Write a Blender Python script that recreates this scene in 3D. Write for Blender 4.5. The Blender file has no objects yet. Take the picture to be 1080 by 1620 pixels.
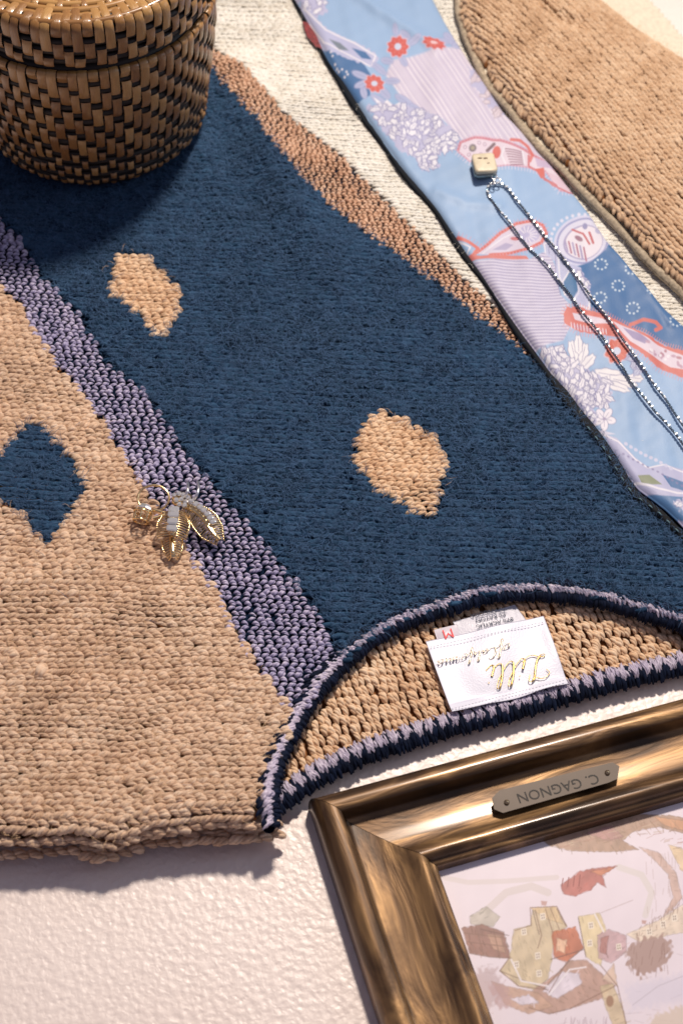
import bpy, math, random
import numpy as np
from mathutils import Matrix, Vector
random.seed(7); RNG = np.random.default_rng(7)
S = bpy.context.scene
COL = S.collection
R = math.radians

# ------------------------------------------------------------------ camera
PITCH, FPX, ROLL = R(55), 2600.0, R(3)
F_ = np.array([0, math.cos(PITCH), -math.sin(PITCH)])
r0 = np.array([1.0, 0, 0]); u0 = np.array([0, math.sin(PITCH), math.cos(PITCH)])
R_ = math.cos(ROLL) * r0 + math.sin(ROLL) * u0
U_ = -math.sin(ROLL) * r0 + math.cos(ROLL) * u0
cam_d = bpy.data.cameras.new('camera'); cam = bpy.data.objects.new('camera', cam_d); COL.objects.link(cam)
cam.matrix_world = Matrix(((R_[0], U_[0], -F_[0], 0), (R_[1], U_[1], -F_[1], 0), (R_[2], U_[2], -F_[2], 1.0), (0, 0, 0, 1)))
cam_d.sensor_fit = 'VERTICAL'; cam_d.sensor_height = 36; cam_d.sensor_width = 24
cam_d.lens = 36 * FPX / 1620
cam_d.clip_start = .01; cam_d.clip_end = 50
cam_d.dof.use_dof = True; cam_d.dof.focus_distance = 1.17; cam_d.dof.aperture_fstop = 7.0
S.camera = cam

# ------------------------------------------------------------------ world and lamps
w = bpy.data.worlds.new('World'); S.world = w; w.use_nodes = True
bg = w.node_tree.nodes['Background']; bg.inputs[0].default_value = (0.62, 0.58, 0.78, 1); bg.inputs[1].default_value = 0.27

def lamp(name, loc, target, size, power, col, shape='DISK', sy=None):
    d = bpy.data.lights.new(name, 'AREA'); d.shape = shape; d.size = size
    if sy: d.size_y = sy
    d.energy = power; d.color = col
    o = bpy.data.objects.new(name, d); COL.objects.link(o); o.location = loc
    o.rotation_euler = (Vector(target) - Vector(loc)).to_track_quat('-Z', 'Y').to_euler()
    return o
lamp('key_lamp', (0.22, 1.60, 1.58), (-0.20, 0.0, 0), 0.20, 43.0, (1.0, 0.88, 0.76))
lamp('window_light', (1.5, 1.0, 0.9), (0, .8, 0), 0.9, 5.0, (0.78, 0.88, 1.0), 'RECTANGLE', 0.9)
S.view_settings.view_transform = 'Standard'; S.view_settings.look = 'None'
S.view_settings.exposure = -0.06; S.view_settings.gamma = 1.0
S.render.engine = 'CYCLES'

# ------------------------------------------------------------------ helpers
def lin(c):
    c = np.asarray(c, float) / 255.0
    return np.where(c <= .04045, c / 12.92, ((c + .055) / 1.055) ** 2.4)

def UP(px, z):
    """points of the table-top place: photo position -> world, on the level z"""
    px = np.atleast_2d(np.asarray(px, float))
    d = F_ + np.outer((px[:, 0] - 540) / FPX, R_) - np.outer((px[:, 1] - 810) / FPX, U_)
    t = (z - 1.0) / d[:, 2]
    return np.array([0, 0, 1.0]) + d * t[:, None]
def P1(x, y, z): return UP([(x, y)], z)[0]
def TOPX(P):
    d = P - np.array([0, 0, 1.0]); zz = d @ F_
    return np.stack([540 + FPX * (d @ R_) / zz, 810 - FPX * (d @ U_) / zz], -1)

def tag(o, label=None, cat=None, group=None, kind=None):
    if label: o['label'] = label
    if cat: o['category'] = cat
    if group: o['group'] = group
    if kind: o['kind'] = kind
    return o
def empty(name, loc=(0, 0, 0)):
    o = bpy.data.objects.new(name, None); o.location = loc; o.empty_display_size = .02; COL.objects.link(o); return o
def link(name, me, mat=None, parent=None, smooth=True, loc=None):
    o = bpy.data.objects.new(name, me); COL.objects.link(o)
    if mat is not None and len(me.materials) == 0: me.materials.append(mat)
    if parent is not None:
        o.parent = parent
        if parent.type == 'EMPTY': o.matrix_parent_inverse = Matrix.Translation(-parent.location)
    if loc is not None: o.location = loc
    return o
def mesh_np(name, V, Q, uv=None, col=None, smooth=True):
    """V (n,3), Q (m,4) or (m,3)"""
    me = bpy.data.meshes.new(name)
    V = np.asarray(V, np.float32); Q = np.asarray(Q, np.int32); m, k = Q.shape
    me.vertices.add(len(V)); me.vertices.foreach_set('co', V.ravel())
    me.loops.add(m * k); me.loops.foreach_set('vertex_index', Q.ravel())
    me.polygons.add(m); me.polygons.foreach_set('loop_start', np.arange(0, m * k, k, dtype=np.int32))
    try: me.polygons.foreach_set('loop_total', np.full(m, k, np.int32))
    except Exception: pass
    me.polygons.foreach_set('use_smooth', np.full(m, smooth, bool))
    if uv is not None:
        l = me.uv_layers.new(name='UVMap'); l.data.foreach_set('uv', np.asarray(uv, np.float32)[Q.ravel()].ravel())
    if col is not None:
        a = me.color_attributes.new('print', 'FLOAT_COLOR', 'POINT')
        c = np.ones((len(V), 4), np.float32); c[:, :3] = col; a.data.foreach_set('color', c.ravel())
    me.update(calc_edges=True); me.validate()
    return me
def grid_quads(nu, nv, closed_v=False):
    i, j = np.meshgrid(np.arange(nu - 1), np.arange(nv if closed_v else nv - 1), indexing='ij')
    j2 = (j + 1) % nv
    return np.stack([i * nv + j, (i + 1) * nv + j, (i + 1) * nv + j2, i * nv + j2], -1).reshape(-1, 4)
def in_poly(pts, poly):
    x, y = pts[:, 0], pts[:, 1]; r = np.zeros(len(pts), bool); n = len(poly)
    for i in range(n):
        x1, y1 = poly[i][:2]; x2, y2 = poly[(i + 1) % n][:2]
        if y1 == y2: continue
        c = ((y1 > y) != (y2 > y)) & (x < (x2 - x1) * (y - y1) / (y2 - y1) + x1); r ^= c
    return r
def dist_line(pts, line):
    """unsigned distance to polyline, and arc position of the nearest point"""
    best = np.full(len(pts), 1e9); arc = np.zeros(len(pts)); s = 0
    line = np.asarray(line, float)
    for a, b in zip(line[:-1], line[1:]):
        ab = b - a; L = np.hypot(*ab) + 1e-12
        t = np.clip(((pts - a) @ ab) / L ** 2, 0, 1); d = np.hypot(*(pts - a - t[:, None] * ab).T)
        m = d < best; best[m] = d[m]; arc[m] = s + t[m] * L; s += L
    return best, arc
def resample(line, n):
    line = np.asarray(line, float); d = np.r_[0, np.cumsum(np.linalg.norm(np.diff(line, axis=0), axis=1))]
    t = np.linspace(0, d[-1], n)
    return np.stack([np.interp(t, d, line[:, k]) for k in range(line.shape[1])], -1)
def smooth_line(line, n, it=2):
    p = resample(line, n)
    for _ in range(it): p[1:-1] = (p[:-2] + 2 * p[1:-1] + p[2:]) / 4
    return p
def wob(x, y, s=1.0, seed=0):
    """smooth pseudo noise, about -1..1"""
    rg = np.random.default_rng(seed); v = 0
    for k in range(6):
        a = rg.uniform(0, 6.28); f = s * rg.uniform(.5, 1.6); p = rg.uniform(0, 6.28)
        v = v + np.sin((x * math.cos(a) + y * math.sin(a)) * f + p)
    return v / 3.2
def sstep(a, b, x):
    t = np.clip((x - a) / (b - a), 0, 1); return t * t * (3 - 2 * t)

def strands(A, B, r, lift=0.0, nt=6, ns=6, ply=0.0, bundle=0, up=(0, 0, 1), taper=.5, bend=0.0, flat=1.0):
    """a batch of yarn pieces from A to B: spindle shaped tubes that arch up in the middle"""
    A = np.asarray(A, float); B = np.asarray(B, float); n = len(A)
    r = np.broadcast_to(np.asarray(r, float), (n,)); lift = np.broadcast_to(np.asarray(lift, float), (n,))
    t = np.linspace(0, 1, nt); th = np.arange(ns) / ns * 2 * math.pi
    D = B - A; L = np.linalg.norm(D, axis=1, keepdims=True) + 1e-9; d = D / L
    upv = np.broadcast_to(np.asarray(up, float), (n, 3))
    sd = np.cross(d, upv); sd /= np.linalg.norm(sd, axis=1, keepdims=True) + 1e-9
    uu = np.cross(sd, d)
    prof = np.maximum(np.sin(np.pi * (t * .94 + .03)), 0) ** taper
    arch = 4 * t * (1 - t)
    C = A[:, None, :] + D[:, None, :] * t[None, :, None] + uu[:, None, :] * (lift[:, None] * arch[None])[:, :, None]
    if np.any(np.asarray(bend) != 0): C = C + sd[:, None, :] * (np.broadcast_to(bend, (n,))[:, None] * arch[None])[:, :, None]
    ph = RNG.uniform(0, 6.28, n)
    tw = th[None, None, :]
    rr = r[:, None, None] * prof[None, :, None] * (1 + ply * np.cos(3 * (tw + ph[:, None, None] + t[None, :, None] * 6.0)))
    V = C[:, :, None, :] + sd[:, None, None, :] * (rr * np.cos(tw))[..., None] + uu[:, None, None, :] * (rr * np.sin(tw) * flat)[..., None]
    if bundle:      # loosely spun roving: thin twisted sub-strands side by side
        out = []
        for k in range(bundle):
            an = (ph[:, None] + k * 6.2832 / bundle + t[None] * 3.2)
            Ck = C + sd[:, None, :] * (r[:, None] * .52 * prof[None] * np.cos(an))[..., None] + uu[:, None, :] * (r[:, None] * .52 * prof[None] * np.sin(an) * flat)[..., None]
            rk = r[:, None, None] * .56 * prof[None, :, None] * RNG.uniform(.85, 1.15, (n, 1, 1))
            V = Ck[:, :, None, :] + sd[:, None, None, :] * (rk * np.cos(tw))[..., None] + uu[:, None, None, :] * (rk * np.sin(tw) * flat)[..., None]
            q = grid_quads(nt, ns, True); Q = (q[None] + (np.arange(n) * nt * ns)[:, None, None]).reshape(-1, 4)
            uv = np.stack(np.broadcast_arrays(t[None, :, None] * L[:, :, None] * 100, (th / 6.283)[None, None, :] + np.zeros((n, 1, 1))), -1)
            out.append((V.reshape(-1, 3), Q, uv.reshape(-1, 2)))
        return merge(out)
    q = grid_quads(nt, ns, True)
    Q = (q[None] + (np.arange(n) * nt * ns)[:, None, None]).reshape(-1, 4)
    uv = np.stack(np.broadcast_arrays(t[None, :, None] * L[:, :, None] * 100, (th / 6.283)[None, None, :] + np.zeros((n, 1, 1))), -1)
    return V.reshape(-1, 3), Q, uv.reshape(-1, 2)
def merge(parts):
    V, Q, U, o = [], [], [], 0
    for v, q, u in parts:
        if len(v) == 0: continue
        V.append(v); Q.append(q + o); U.append(u); o += len(v)
    return np.concatenate(V), np.concatenate(Q), np.concatenate(U)
def tube(path, rad, ns=10, closed=False, twist=0, lobes=0, amp=0.0, caps=True):
    path = np.asarray(path, float); n = len(path); rad = np.broadcast_to(np.asarray(rad, float), (n,))
    T = np.gradient(path, axis=0) if not closed else (np.roll(path, -1, 0) - np.roll(path, 1, 0))
    T /= np.linalg.norm(T, axis=1, keepdims=True) + 1e-12
    ref = np.array([0, 0, 1.0]); 
    if abs(T[:, 2]).mean() > .8: ref = np.array([1.0, 0, 0])
    sd = np.cross(T, ref); sd /= np.linalg.norm(sd, axis=1, keepdims=True) + 1e-9
    up = np.cross(sd, T); th = np.arange(ns) / ns * 2 * math.pi
    k = np.arange(n)[:, None] * twist
    rr = rad[:, None] * (1 + amp * np.cos(lobes * (th[None] + k)))
    V = path[:, None] + sd[:, None] * (rr * np.cos(th))[..., None] + up[:, None] * (rr * np.sin(th))[..., None]
    V = V.reshape(-1, 3); Q = grid_quads(n, ns, True)
    if closed:
        j = np.arange(ns); j2 = (j + 1) % ns
        Q = np.concatenate([Q, np.stack([(n - 1) * ns + j, j, j2, (n - 1) * ns + j2], -1)])
    return V, Q, np.zeros((len(V), 2))
def box_np(c, ax, ay, az, bev=0.15):
    """chamfered slab: c centre, ax/ay/az half-axis vectors"""
    c, ax, ay, az = (np.asarray(v, float) for v in (c, ax, ay, az)); k = 1 - bev
    ring = [(-k, -1), (k, -1), (1, -k), (1, k), (k, 1), (-k, 1), (-1, k), (-1, -k)]
    V = []
    for zz, s in ((-1, k), (-k, 1), (k, 1), (1, k)):
        for a, b in ring: V.append(c + ax * a * s + ay * b * s + az * zz)
    V += [c - az, c + az]
    Q = [(l * 8 + i, l * 8 + (i + 1) % 8, (l + 1) * 8 + (i + 1) % 8, (l + 1) * 8 + i) for l in range(3) for i in range(8)]
    for i in range(0, 8, 2):
        Q.append((32, (i + 2) % 8, (i + 1) % 8, i)); Q.append((33, 24 + i, 24 + (i + 1) % 8, 24 + (i + 2) % 8))
    return np.array(V), np.array(Q), np.zeros((34, 2))

# ------------------------------------------------------------------ materials
def nt_new(name):
    m = bpy.data.materials.new(name); m.use_nodes = True; t = m.node_tree
    return m, t, t.nodes['Principled BSDF']
def N(t, typ, **kw):
    n = t.nodes.new(typ)
    for k, v in kw.items():
        if k.startswith('i_'):
            key = k[2:]; key = int(key) if key.isdigit() else key.replace('_', ' ')
            n.inputs[key].default_value = v
        else: setattr(n, k, v)
    return n
def ramp(t, fac, stops):
    n = t.nodes.new('ShaderNodeValToRGB'); e = n.color_ramp.elements
    while len(e) < len(stops): e.new(.5)
    for el, (p, c) in zip(e, stops): el.position = p; el.color = (*c, 1)
    t.links.new(fac, n.inputs[0]); return n.outputs[0]
def mixc(t, fac, a, b, mode='MIX'):
    n = t.nodes.new('ShaderNodeMix'); n.data_type = 'RGBA'; n.blend_type = mode
    for s, v in ((0, fac), (6, a), (7, b)):
        if hasattr(v, 'is_linked') or isinstance(v, bpy.types.NodeSocket): t.links.new(v, n.inputs[s])
        else: n.inputs[s].default_value = v if s == 0 else (*v, 1)
    return n.outputs[2]
def bump(t, b, h, strength, dist):
    n = N(t, 'ShaderNodeBump'); n.inputs['Strength'].default_value = strength; n.inputs['Distance'].default_value = dist
    t.links.new(h, n.inputs['Height']); t.links.new(n.outputs[0], b.inputs['Normal'])

def mat_yarn(name, dark, mid, light, rough=.85, sheen=.3, spec=.3, fib=.0006, patch=(60, .5), sheen_tint=None, streak=.5):
    m, t, b = nt_new(name)
    g = N(t, 'ShaderNodeNewGeometry'); tc = N(t, 'ShaderNodeTexCoord')
    isl = g.outputs['Random Per Island']
    n1 = N(t, 'ShaderNodeTexNoise', i_Scale=patch[0], i_Detail=4.0); t.links.new(tc.outputs['Object'], n1.inputs['Vector'])
    mp = N(t, 'ShaderNodeMapping'); mp.inputs['Scale'].default_value = (1.2, 9, 1); mp.inputs['Rotation'].default_value = (0, 0, .5)
    t.links.new(tc.outputs['UV'], mp.inputs[0])
    n2 = N(t, 'ShaderNodeTexNoise', i_Scale=2.2, i_Detail=3.0); t.links.new(mp.outputs[0], n2.inputs['Vector'])
    a = N(t, 'ShaderNodeMath', operation='MULTIPLY_ADD'); t.links.new(isl, a.inputs[0]); a.inputs[1].default_value = .26
    s1 = N(t, 'ShaderNodeMath', operation='MULTIPLY'); t.links.new(n1.outputs[0], s1.inputs[0]); s1.inputs[1].default_value = patch[1]
    t.links.new(s1.outputs[0], a.inputs[2])
    c = N(t, 'ShaderNodeMath', operation='MULTIPLY_ADD'); t.links.new(n2.outputs[0], c.inputs[0]); c.inputs[1].default_value = streak
    t.links.new(a.outputs[0], c.inputs[2])
    col = ramp(t, c.outputs[0], [(.35, dark), (.62, mid), (.95, light)])
    t.links.new(col, b.inputs['Base Color'])
    b.inputs['Roughness'].default_value = rough; b.inputs['Specular IOR Level'].default_value = spec
    b.inputs['Sheen Weight'].default_value = sheen; b.inputs['Sheen Roughness'].default_value = .5
    b.inputs['Sheen Tint'].default_value = (*(light if sheen_tint is None else sheen_tint), 1)
    bump(t, b, n2.outputs[0], .8, fib)
    return m
def mat_flat(name, c, rough=.5, metal=0.0, spec=.5, var=.15, scale=80, bmp=0, coat=0):
    m, t, b = nt_new(name); tc = N(t, 'ShaderNodeTexCoord')
    n = N(t, 'ShaderNodeTexNoise', i_Scale=float(scale), i_Detail=5.0); t.links.new(tc.outputs['Object'], n.inputs['Vector'])
    c = np.array(c); col = ramp(t, n.outputs[0], [(.3, tuple(c * (1 - var))), (.7, tuple(np.minimum(c * (1 + var), 1)))])
    t.links.new(col, b.inputs['Base Color']); b.inputs['Roughness'].default_value = rough
    b.inputs['Metallic'].default_value = metal; b.inputs['Specular IOR Level'].default_value = spec
    b.inputs['Coat Weight'].default_value = coat; b.inputs['Coat Roughness'].default_value = .15
    if bmp: bump(t, b, n.outputs[0], .6, bmp)
    return m
def mat_print(name, rough=.5, sheen=.0, weave=0.0, spec=.4):
    m, t, b = nt_new(name); a = N(t, 'ShaderNodeAttribute', attribute_name='print'); t.links.new(a.outputs['Color'], b.inputs['Base Color'])
    b.inputs['Roughness'].default_value = rough; b.inputs['Sheen Weight'].default_value = sheen; b.inputs['Specular IOR Level'].default_value = spec
    tc = N(t, 'ShaderNodeTexCoord'); n = N(t, 'ShaderNodeTexNoise', i_Scale=900.0, i_Detail=2.0); t.links.new(tc.outputs['Object'], n.inputs['Vector'])
    if weave: bump(t, b, n.outputs[0], .5, weave)
    return m

M = {}
M['tan'] = mat_yarn('tan_wool', lin((184, 144, 114)), lin((228, 194, 164)), lin((246, 222, 198)), sheen=.4, fib=.0012, patch=(25, .5))
M['tan_back'] = mat_yarn('tan_wool_inside', lin((200, 154, 116)), lin((236, 200, 164)), lin((246, 222, 194)), sheen=.25, fib=.0009, patch=(30, .5))
M['navy'] = mat_yarn('navy_angora', lin((8, 25, 46)), lin((18, 42, 68)), lin((46, 76, 104)), sheen=.4, spec=.15, patch=(95, .9), sheen_tint=lin((80, 108, 138)))
def mottle(m, amt):
    t = m.node_tree; b = t.nodes['Principled BSDF']; src = b.inputs['Base Color'].links[0].from_socket; tc = N(t, 'ShaderNodeTexCoord')
    n = N(t, 'ShaderNodeTexNoise', i_Scale=17.0, i_Detail=9.0, i_Roughness=.74, i_Distortion=.6); t.links.new(tc.outputs['Object'], n.inputs['Vector'])
    c = ramp(t, n.outputs[0], [(.36, (1 - amt,) * 3), (.64, (1 + amt,) * 3)]); t.links.new(mixc(t, 1.0, src, c, 'MULTIPLY'), b.inputs['Base Color'])
mottle(M['navy'], .5); mottle(M['tan'], .10)
M['navy_base'] = mat_flat('navy_ground', lin((13, 28, 50)), .95, var=.3, scale=300, spec=.1)
M['dark_yarn'] = mat_yarn('dark_navy_yarn', lin((7, 14, 30)), lin((12, 22, 44)), lin((24, 38, 68)), sheen=.2, spec=.2)
M['lilac'] = mat_yarn('lilac_rayon', lin((136, 130, 168)), lin((180, 172, 204)), lin((230, 218, 236)), rough=.36, sheen=.1, spec=.6, patch=(40, .5), fib=.0006)
M['lilac_trim'] = mat_yarn('pale_lilac_rayon', lin((170, 160, 190)), lin((208, 196, 216)), lin((240, 230, 240)), rough=.36, sheen=.1, spec=.6, patch=(40, .5), fib=.0006)
M['copper'] = mat_yarn('copper_rayon', lin((184, 136, 106)), lin((222, 178, 146)), lin((246, 216, 190)), rough=.4, sheen=.1, spec=.6, patch=(40, .5))
M['cream'] = mat_yarn('cream_wool', lin((214, 206, 190)), lin((232, 228, 218)), lin((240, 238, 232)), sheen=.2, patch=(30, .5), fib=.0006)
M['sleeve'] = mat_yarn('sleeve_wool', lin((158, 124, 94)), lin((196, 162, 130)), lin((216, 188, 158)), sheen=.35, patch=(25, .7))
M['tan_base'] = mat_flat('tan_ground', lin((150, 100, 62)), .95, var=.3, scale=300, spec=.1)
M['cream_base'] = mat_flat('cream_ground', lin((215, 205, 185)), .95, var=.1, scale=300, spec=.1)
M['fuzz_navy'] = mat_flat('navy_fuzz', lin((62, 90, 124)), .8, var=.3, scale=200, spec=.3)
M['fuzz_tan'] = mat_flat('tan_fuzz', lin((215, 180, 142)), .8, var=.2, scale=200, spec=.3)

# ------------------------------------------------------------------ table
def mat_table():
    m, t, b = nt_new('white_grained_leatherette'); tc = N(t, 'ShaderNodeTexCoord')
    v = N(t, 'ShaderNodeTexNoise', i_Scale=240.0, i_Detail=3.5, i_Roughness=.55, i_Distortion=.6); t.links.new(tc.outputs['Object'], v.inputs['Vector'])
    vo = N(t, 'ShaderNodeTexVoronoi', i_Scale=260.0, feature='SMOOTH_F1'); t.links.new(tc.outputs['Object'], vo.inputs['Vector'])
    ad = N(t, 'ShaderNodeMath', operation='ADD'); t.links.new(v.outputs[0], ad.inputs[0]); t.links.new(vo.outputs[0], ad.inputs[1])
    n2 = N(t, 'ShaderNodeTexNoise', i_Scale=7.0, i_Detail=3.0); t.links.new(tc.outputs['Object'], n2.inputs['Vector'])
    col = ramp(t, n2.outputs[0], [(.3, lin((232, 216, 208))), (.7, lin((238, 224, 217)))])
    t.links.new(col, b.inputs['Base Color']); b.inputs['Specular IOR Level'].default_value = .8
    rr_ = N(t, 'ShaderNodeMapRange'); rr_.inputs['To Min'].default_value = .32; rr_.inputs['To Max'].default_value = .50; n3 = N(t, 'ShaderNodeTexNoise', i_Scale=35.0, i_Detail=5.0); t.links.new(tc.outputs['Object'], n3.inputs['Vector']); t.links.new(n3.outputs[0], rr_.inputs[0]); t.links.new(rr_.outputs[0], b.inputs['Roughness'])
    bump(t, b, ad.outputs[0], .5, .0009)
    return m
V, Q, U = box_np((0, 1.0, -.02), (1.1, 0, 0), (0, 1.0, 0), (0, 0, .02), .01)
tab = link('tabletop', mesh_np('tabletop', V, Q, smooth=False), mat_table()); tag(tab, kind='structure')

# ------------------------------------------------------------------ the sweater: outlines (photo positions lifted on to the cloth)
Z0 = .024
BOT = [(-90, 1336), (0, 1332), (50, 1336), (110, 1330), (170, 1342), (230, 1320), (300, 1310), (400, 1308), (432, 1304)]
TAN_R = [(-90, 400), (0, 455), (30, 480), (60, 540), (100, 590), (150, 650), (190, 715), (230, 780), (265, 840), (300, 890), (340, 940), (362, 990), (400, 1045), (440, 1105), (462, 1130), (452, 1165), (432, 1195), (412, 1235), (402, 1290), (402, 1310)]
LIL_R = [(-90, 240), (0, 350), (30, 375), (70, 440), (130, 500), (160, 560), (230, 620), (300, 720), (360, 790), (420, 860), (480, 930), (515, 985), (540, 1040)]
COP_L = [(240, -120), (290, 0), (330, 110), (400, 200), (440, 255), (500, 310), (560, 360), (620, 400), (700, 460), (760, 510), (820, 550), (860, 590), (885, 618)]
COP_R = [(250, -120), (300, 0), (335, 78), (400, 130), (450, 185), (520, 230), (570, 280), (630, 340), (690, 400), (745, 455), (800, 500), (845, 560), (890, 618)]
NECK = [(440, 1195), (470, 1132), (500, 1085), (540, 1042), (580, 1008), (630, 978), (700, 955), (760, 937), (800, 932), (850, 931), (900, 935), (960, 946), (1020, 962), (1080, 982), (1160, 1018)]
BACK = [(440, 1262), (500, 1222), (560, 1192), (640, 1164), (720, 1140), (800, 1120), (880, 1096), (960, 1074), (1080, 1046), (1170, 1024)]
DIA1 = [(45, 672), (75, 685), (120, 745), (135, 775), (105, 820), (80, 862), (60, 855), (35, 815), (-10, 795), (-40, 780), (-40, 740), (0, 722), (25, 690)]
DIA2 = [(185, 402), (225, 402), (260, 435), (288, 465), (280, 500), (262, 532), (240, 528), (210, 490), (172, 465), (175, 435)]
DIA3 = [(600, 650), (645, 670), (690, 700), (704, 730), (700, 770), (690, 815), (665, 822), (640, 800), (590, 770), (558, 735), (558, 705), (575, 675)]
W = lambda poly, z=Z0: UP(poly, z)[:, :2]
TANP = W([(-90, 400)] + TAN_R[1:] + BOT[::-1][1:])
LILP = W(TAN_R[:15] + [(480, 1130), (520, 1075)] + LIL_R[::-1])
COPP = W(COP_L + COP_R[::-1])
NAVP = W(LIL_R + NECK[3:] + [(1160, 900), (885, 618)] + COP_L[::-1])
CREP = W(COP_R + [(1160, 900), (1250, 600), (1250, 300), (1080, 200), (960, 90), (860, -20), (800, -160)])
D1, D2, D3 = W(DIA1), W(DIA2), W(DIA3)
FRONT = W([(-90, 400), (-200, 200), (-100, -120), (1250, -120), (1250, 900), (1160, 1020)] + NECK[::-1] + TAN_R[15:] + BOT[::-1])
hemline = W(BOT)
foldA = W([(375, 110), (420, 230), (470, 340), (500, 430)])
foldB = W([(330, 250), (360, 330), (410, 430)])
HX = np.linspace(hemline[:, 0].min(), hemline[:, 0].max(), 60); HYv = np.interp(HX, hemline[:, 0], hemline[:, 1]); HM = HYv.mean()
def hemwarp(x, y):
    return (np.interp(x, HX, HYv) - HM) * np.exp(-np.clip(y - HM, 0, 1) / .10)
def Hf(x, y):
    p = np.stack([x, y], -1)
    z = Z0 + .0016 * wob(x, y, 22, 3) + .0008 * wob(x, y, 60, 5)
    dh, _ = dist_line(p, hemline)
    z = z + .010 * np.exp(-(dh / .05) ** 2) * (1 - .6 * np.exp(-(dh / .006) ** 2))
    df, _ = dist_line(p, foldA)
    z = z + .013 * np.exp(-(df / .020) ** 2) * np.exp(-((y - 1.05) / .16) ** 2)
    z = z + .0040 * np.exp(-(dist_line(p, foldB)[0] / .016) ** 2)
    return z
def region(x, y):
    p = np.stack([x, y], -1); r = np.zeros(len(p), int)
    r[in_poly(p, CREP)] = 5; r[in_poly(p, NAVP)] = 3; r[in_poly(p, COPP)] = 4; r[in_poly(p, LILP)] = 2; r[in_poly(p, TANP)] = 1
    r[(in_poly(p, D1)) & (r == 1)] = 6
    r[(in_poly(p, D2) | in_poly(p, D3)) & (r == 3)] = 7
    return r
sweater = empty('knitted_sweater', tuple(P1(500, 700, 0)))
tag(sweater, 'tan, navy and cream hand knitted sweater with diamonds, lying neck down on the white table', 'sweater')

def sheet(name, mat, inside, height, ext, step=.004, skirt=.006, parent=sweater):
    x0, x1, y0, y1 = ext; xs = np.arange(x0, x1, step); ys = np.arange(y0, y1, step)
    cx, cy = np.meshgrid(xs + step / 2, ys + step / 2, indexing='ij'); ok = inside(cx.ravel(), cy.ravel()).reshape(cx.shape)
    gx, gy = np.meshgrid(np.r_[xs, x1], np.r_[ys, y1], indexing='ij'); gx = gx[:len(xs) + 1, :len(ys) + 1]; gy = gy[:len(xs) + 1, :len(ys) + 1]
    gz = height(gx.ravel(), gy.ravel()); V = np.stack([gx.ravel(), gy.ravel(), gz], -1); nV = len(V); ny = len(ys) + 1
    i, j = np.nonzero(ok); Q = np.stack([i * ny + j, (i + 1) * ny + j, (i + 1) * ny + j + 1, i * ny + j + 1], -1)
    V2 = V.copy(); V2[:, 2] -= skirt; pad = np.pad(ok, 1); S_ = []
    for di, dj, a, b in ((0, -1, (0, 0), (1, 0)), (1, 0, (1, 0), (1, 1)), (0, 1, (1, 1), (0, 1)), (-1, 0, (0, 1), (0, 0))):
        nb = pad[1 + di:1 + di + ok.shape[0], 1 + dj:1 + dj + ok.shape[1]]; ii, jj = np.nonzero(ok & ~nb)
        A = (ii + a[0]) * ny + jj + a[1]; B = (ii + b[0]) * ny + jj + b[1]
        S_.append(np.stack([A + nV, B + nV, B, A], -1))
    Qb = Q[:, ::-1] + nV
    V = np.concatenate([V, V2]); Q = np.concatenate([Q, Qb] + S_)
    used = np.unique(Q); rm = np.full(len(V), -1); rm[used] = np.arange(len(used))
    return link(name, mesh_np(name, V[used], rm[Q]), mat, parent)

EXT = (-.42, .48, .36, 1.55)
panels = {}
for nm, ids, mt in (('tan_panel', (1, 6), 'tan_base'), ('lilac_stripe', (2,), 'navy_base'), ('navy_panel', (3, 7), 'navy_base'), ('copper_stripe', (4,), 'navy_base'), ('cream_panel', (5,), 'cream_base')):
    panels[nm] = sheet(nm, M[mt], lambda x, y, ids=ids: np.isin(region(x, y), ids) & (dist_line(np.stack([x, y], -1), hemline)[0] > .007), lambda x, y: Hf(x, y) - .0022, EXT)

def cells(cp, wp, ext, seed, jit=.07):
    x0, x1, y0, y1 = ext; rg = np.random.default_rng(seed)
    j = np.arange(int((y1 - y0) / wp)); i = np.arange(int((x1 - x0) / cp)); I, J = np.meshgrid(i, j, indexing='ij')
    X = x0 + (I + (J % 2) * .35) * cp; Y = y0 + J * wp
    X = X.ravel().astype(float); Y = Y.ravel().astype(float)
    Y = Y + hemwarp(X, Y) + .0035 * wob(X, Y, 14, seed) * np.clip((Y - HM) / .06, 0, 1) + .0012 * wob(X, Y, 60, seed + 1); X = X + .0015 * wob(X, Y, 50, seed + 2)
    return X + rg.normal(0, jit * cp, len(X)), Y + rg.normal(0, jit * .4 * wp, len(X)), rg
def vlegs(X, Y, cp, wp, r, lift, zf, rg, ov=1.7, spread=.40, tip=.13, zoff=0.0, shrink=None, nt=9, ns=8, ply=.09, taper=.38, thick=.14, bundle=0):
    """stocking stitches whose columns run along x: two leaning legs per stitch"""
    out = []
    for s in (1, -1):
        ax = X + rg.normal(0, .05 * cp, len(X)); ay = Y + s * spread * wp; bx = ax + ov * cp; by = Y + s * tip * wp
        za = zf(ax, ay) - .0009 + zoff; zb = zf(bx, by) + .0002 + zoff
        rr = r * np.exp(rg.normal(0, thick, len(X))) * (1 + .16 * wob(X, Y * 4, 26, 77) + .07 * wob(X, Y, 120, 78))
        out.append(strands(np.stack([ax, ay, za], -1), np.stack([bx, by, zb], -1), rr, lift, nt, ns, ply, bundle, taper=taper, bend=-s * .03 * wp))
    return merge(out)
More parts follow.
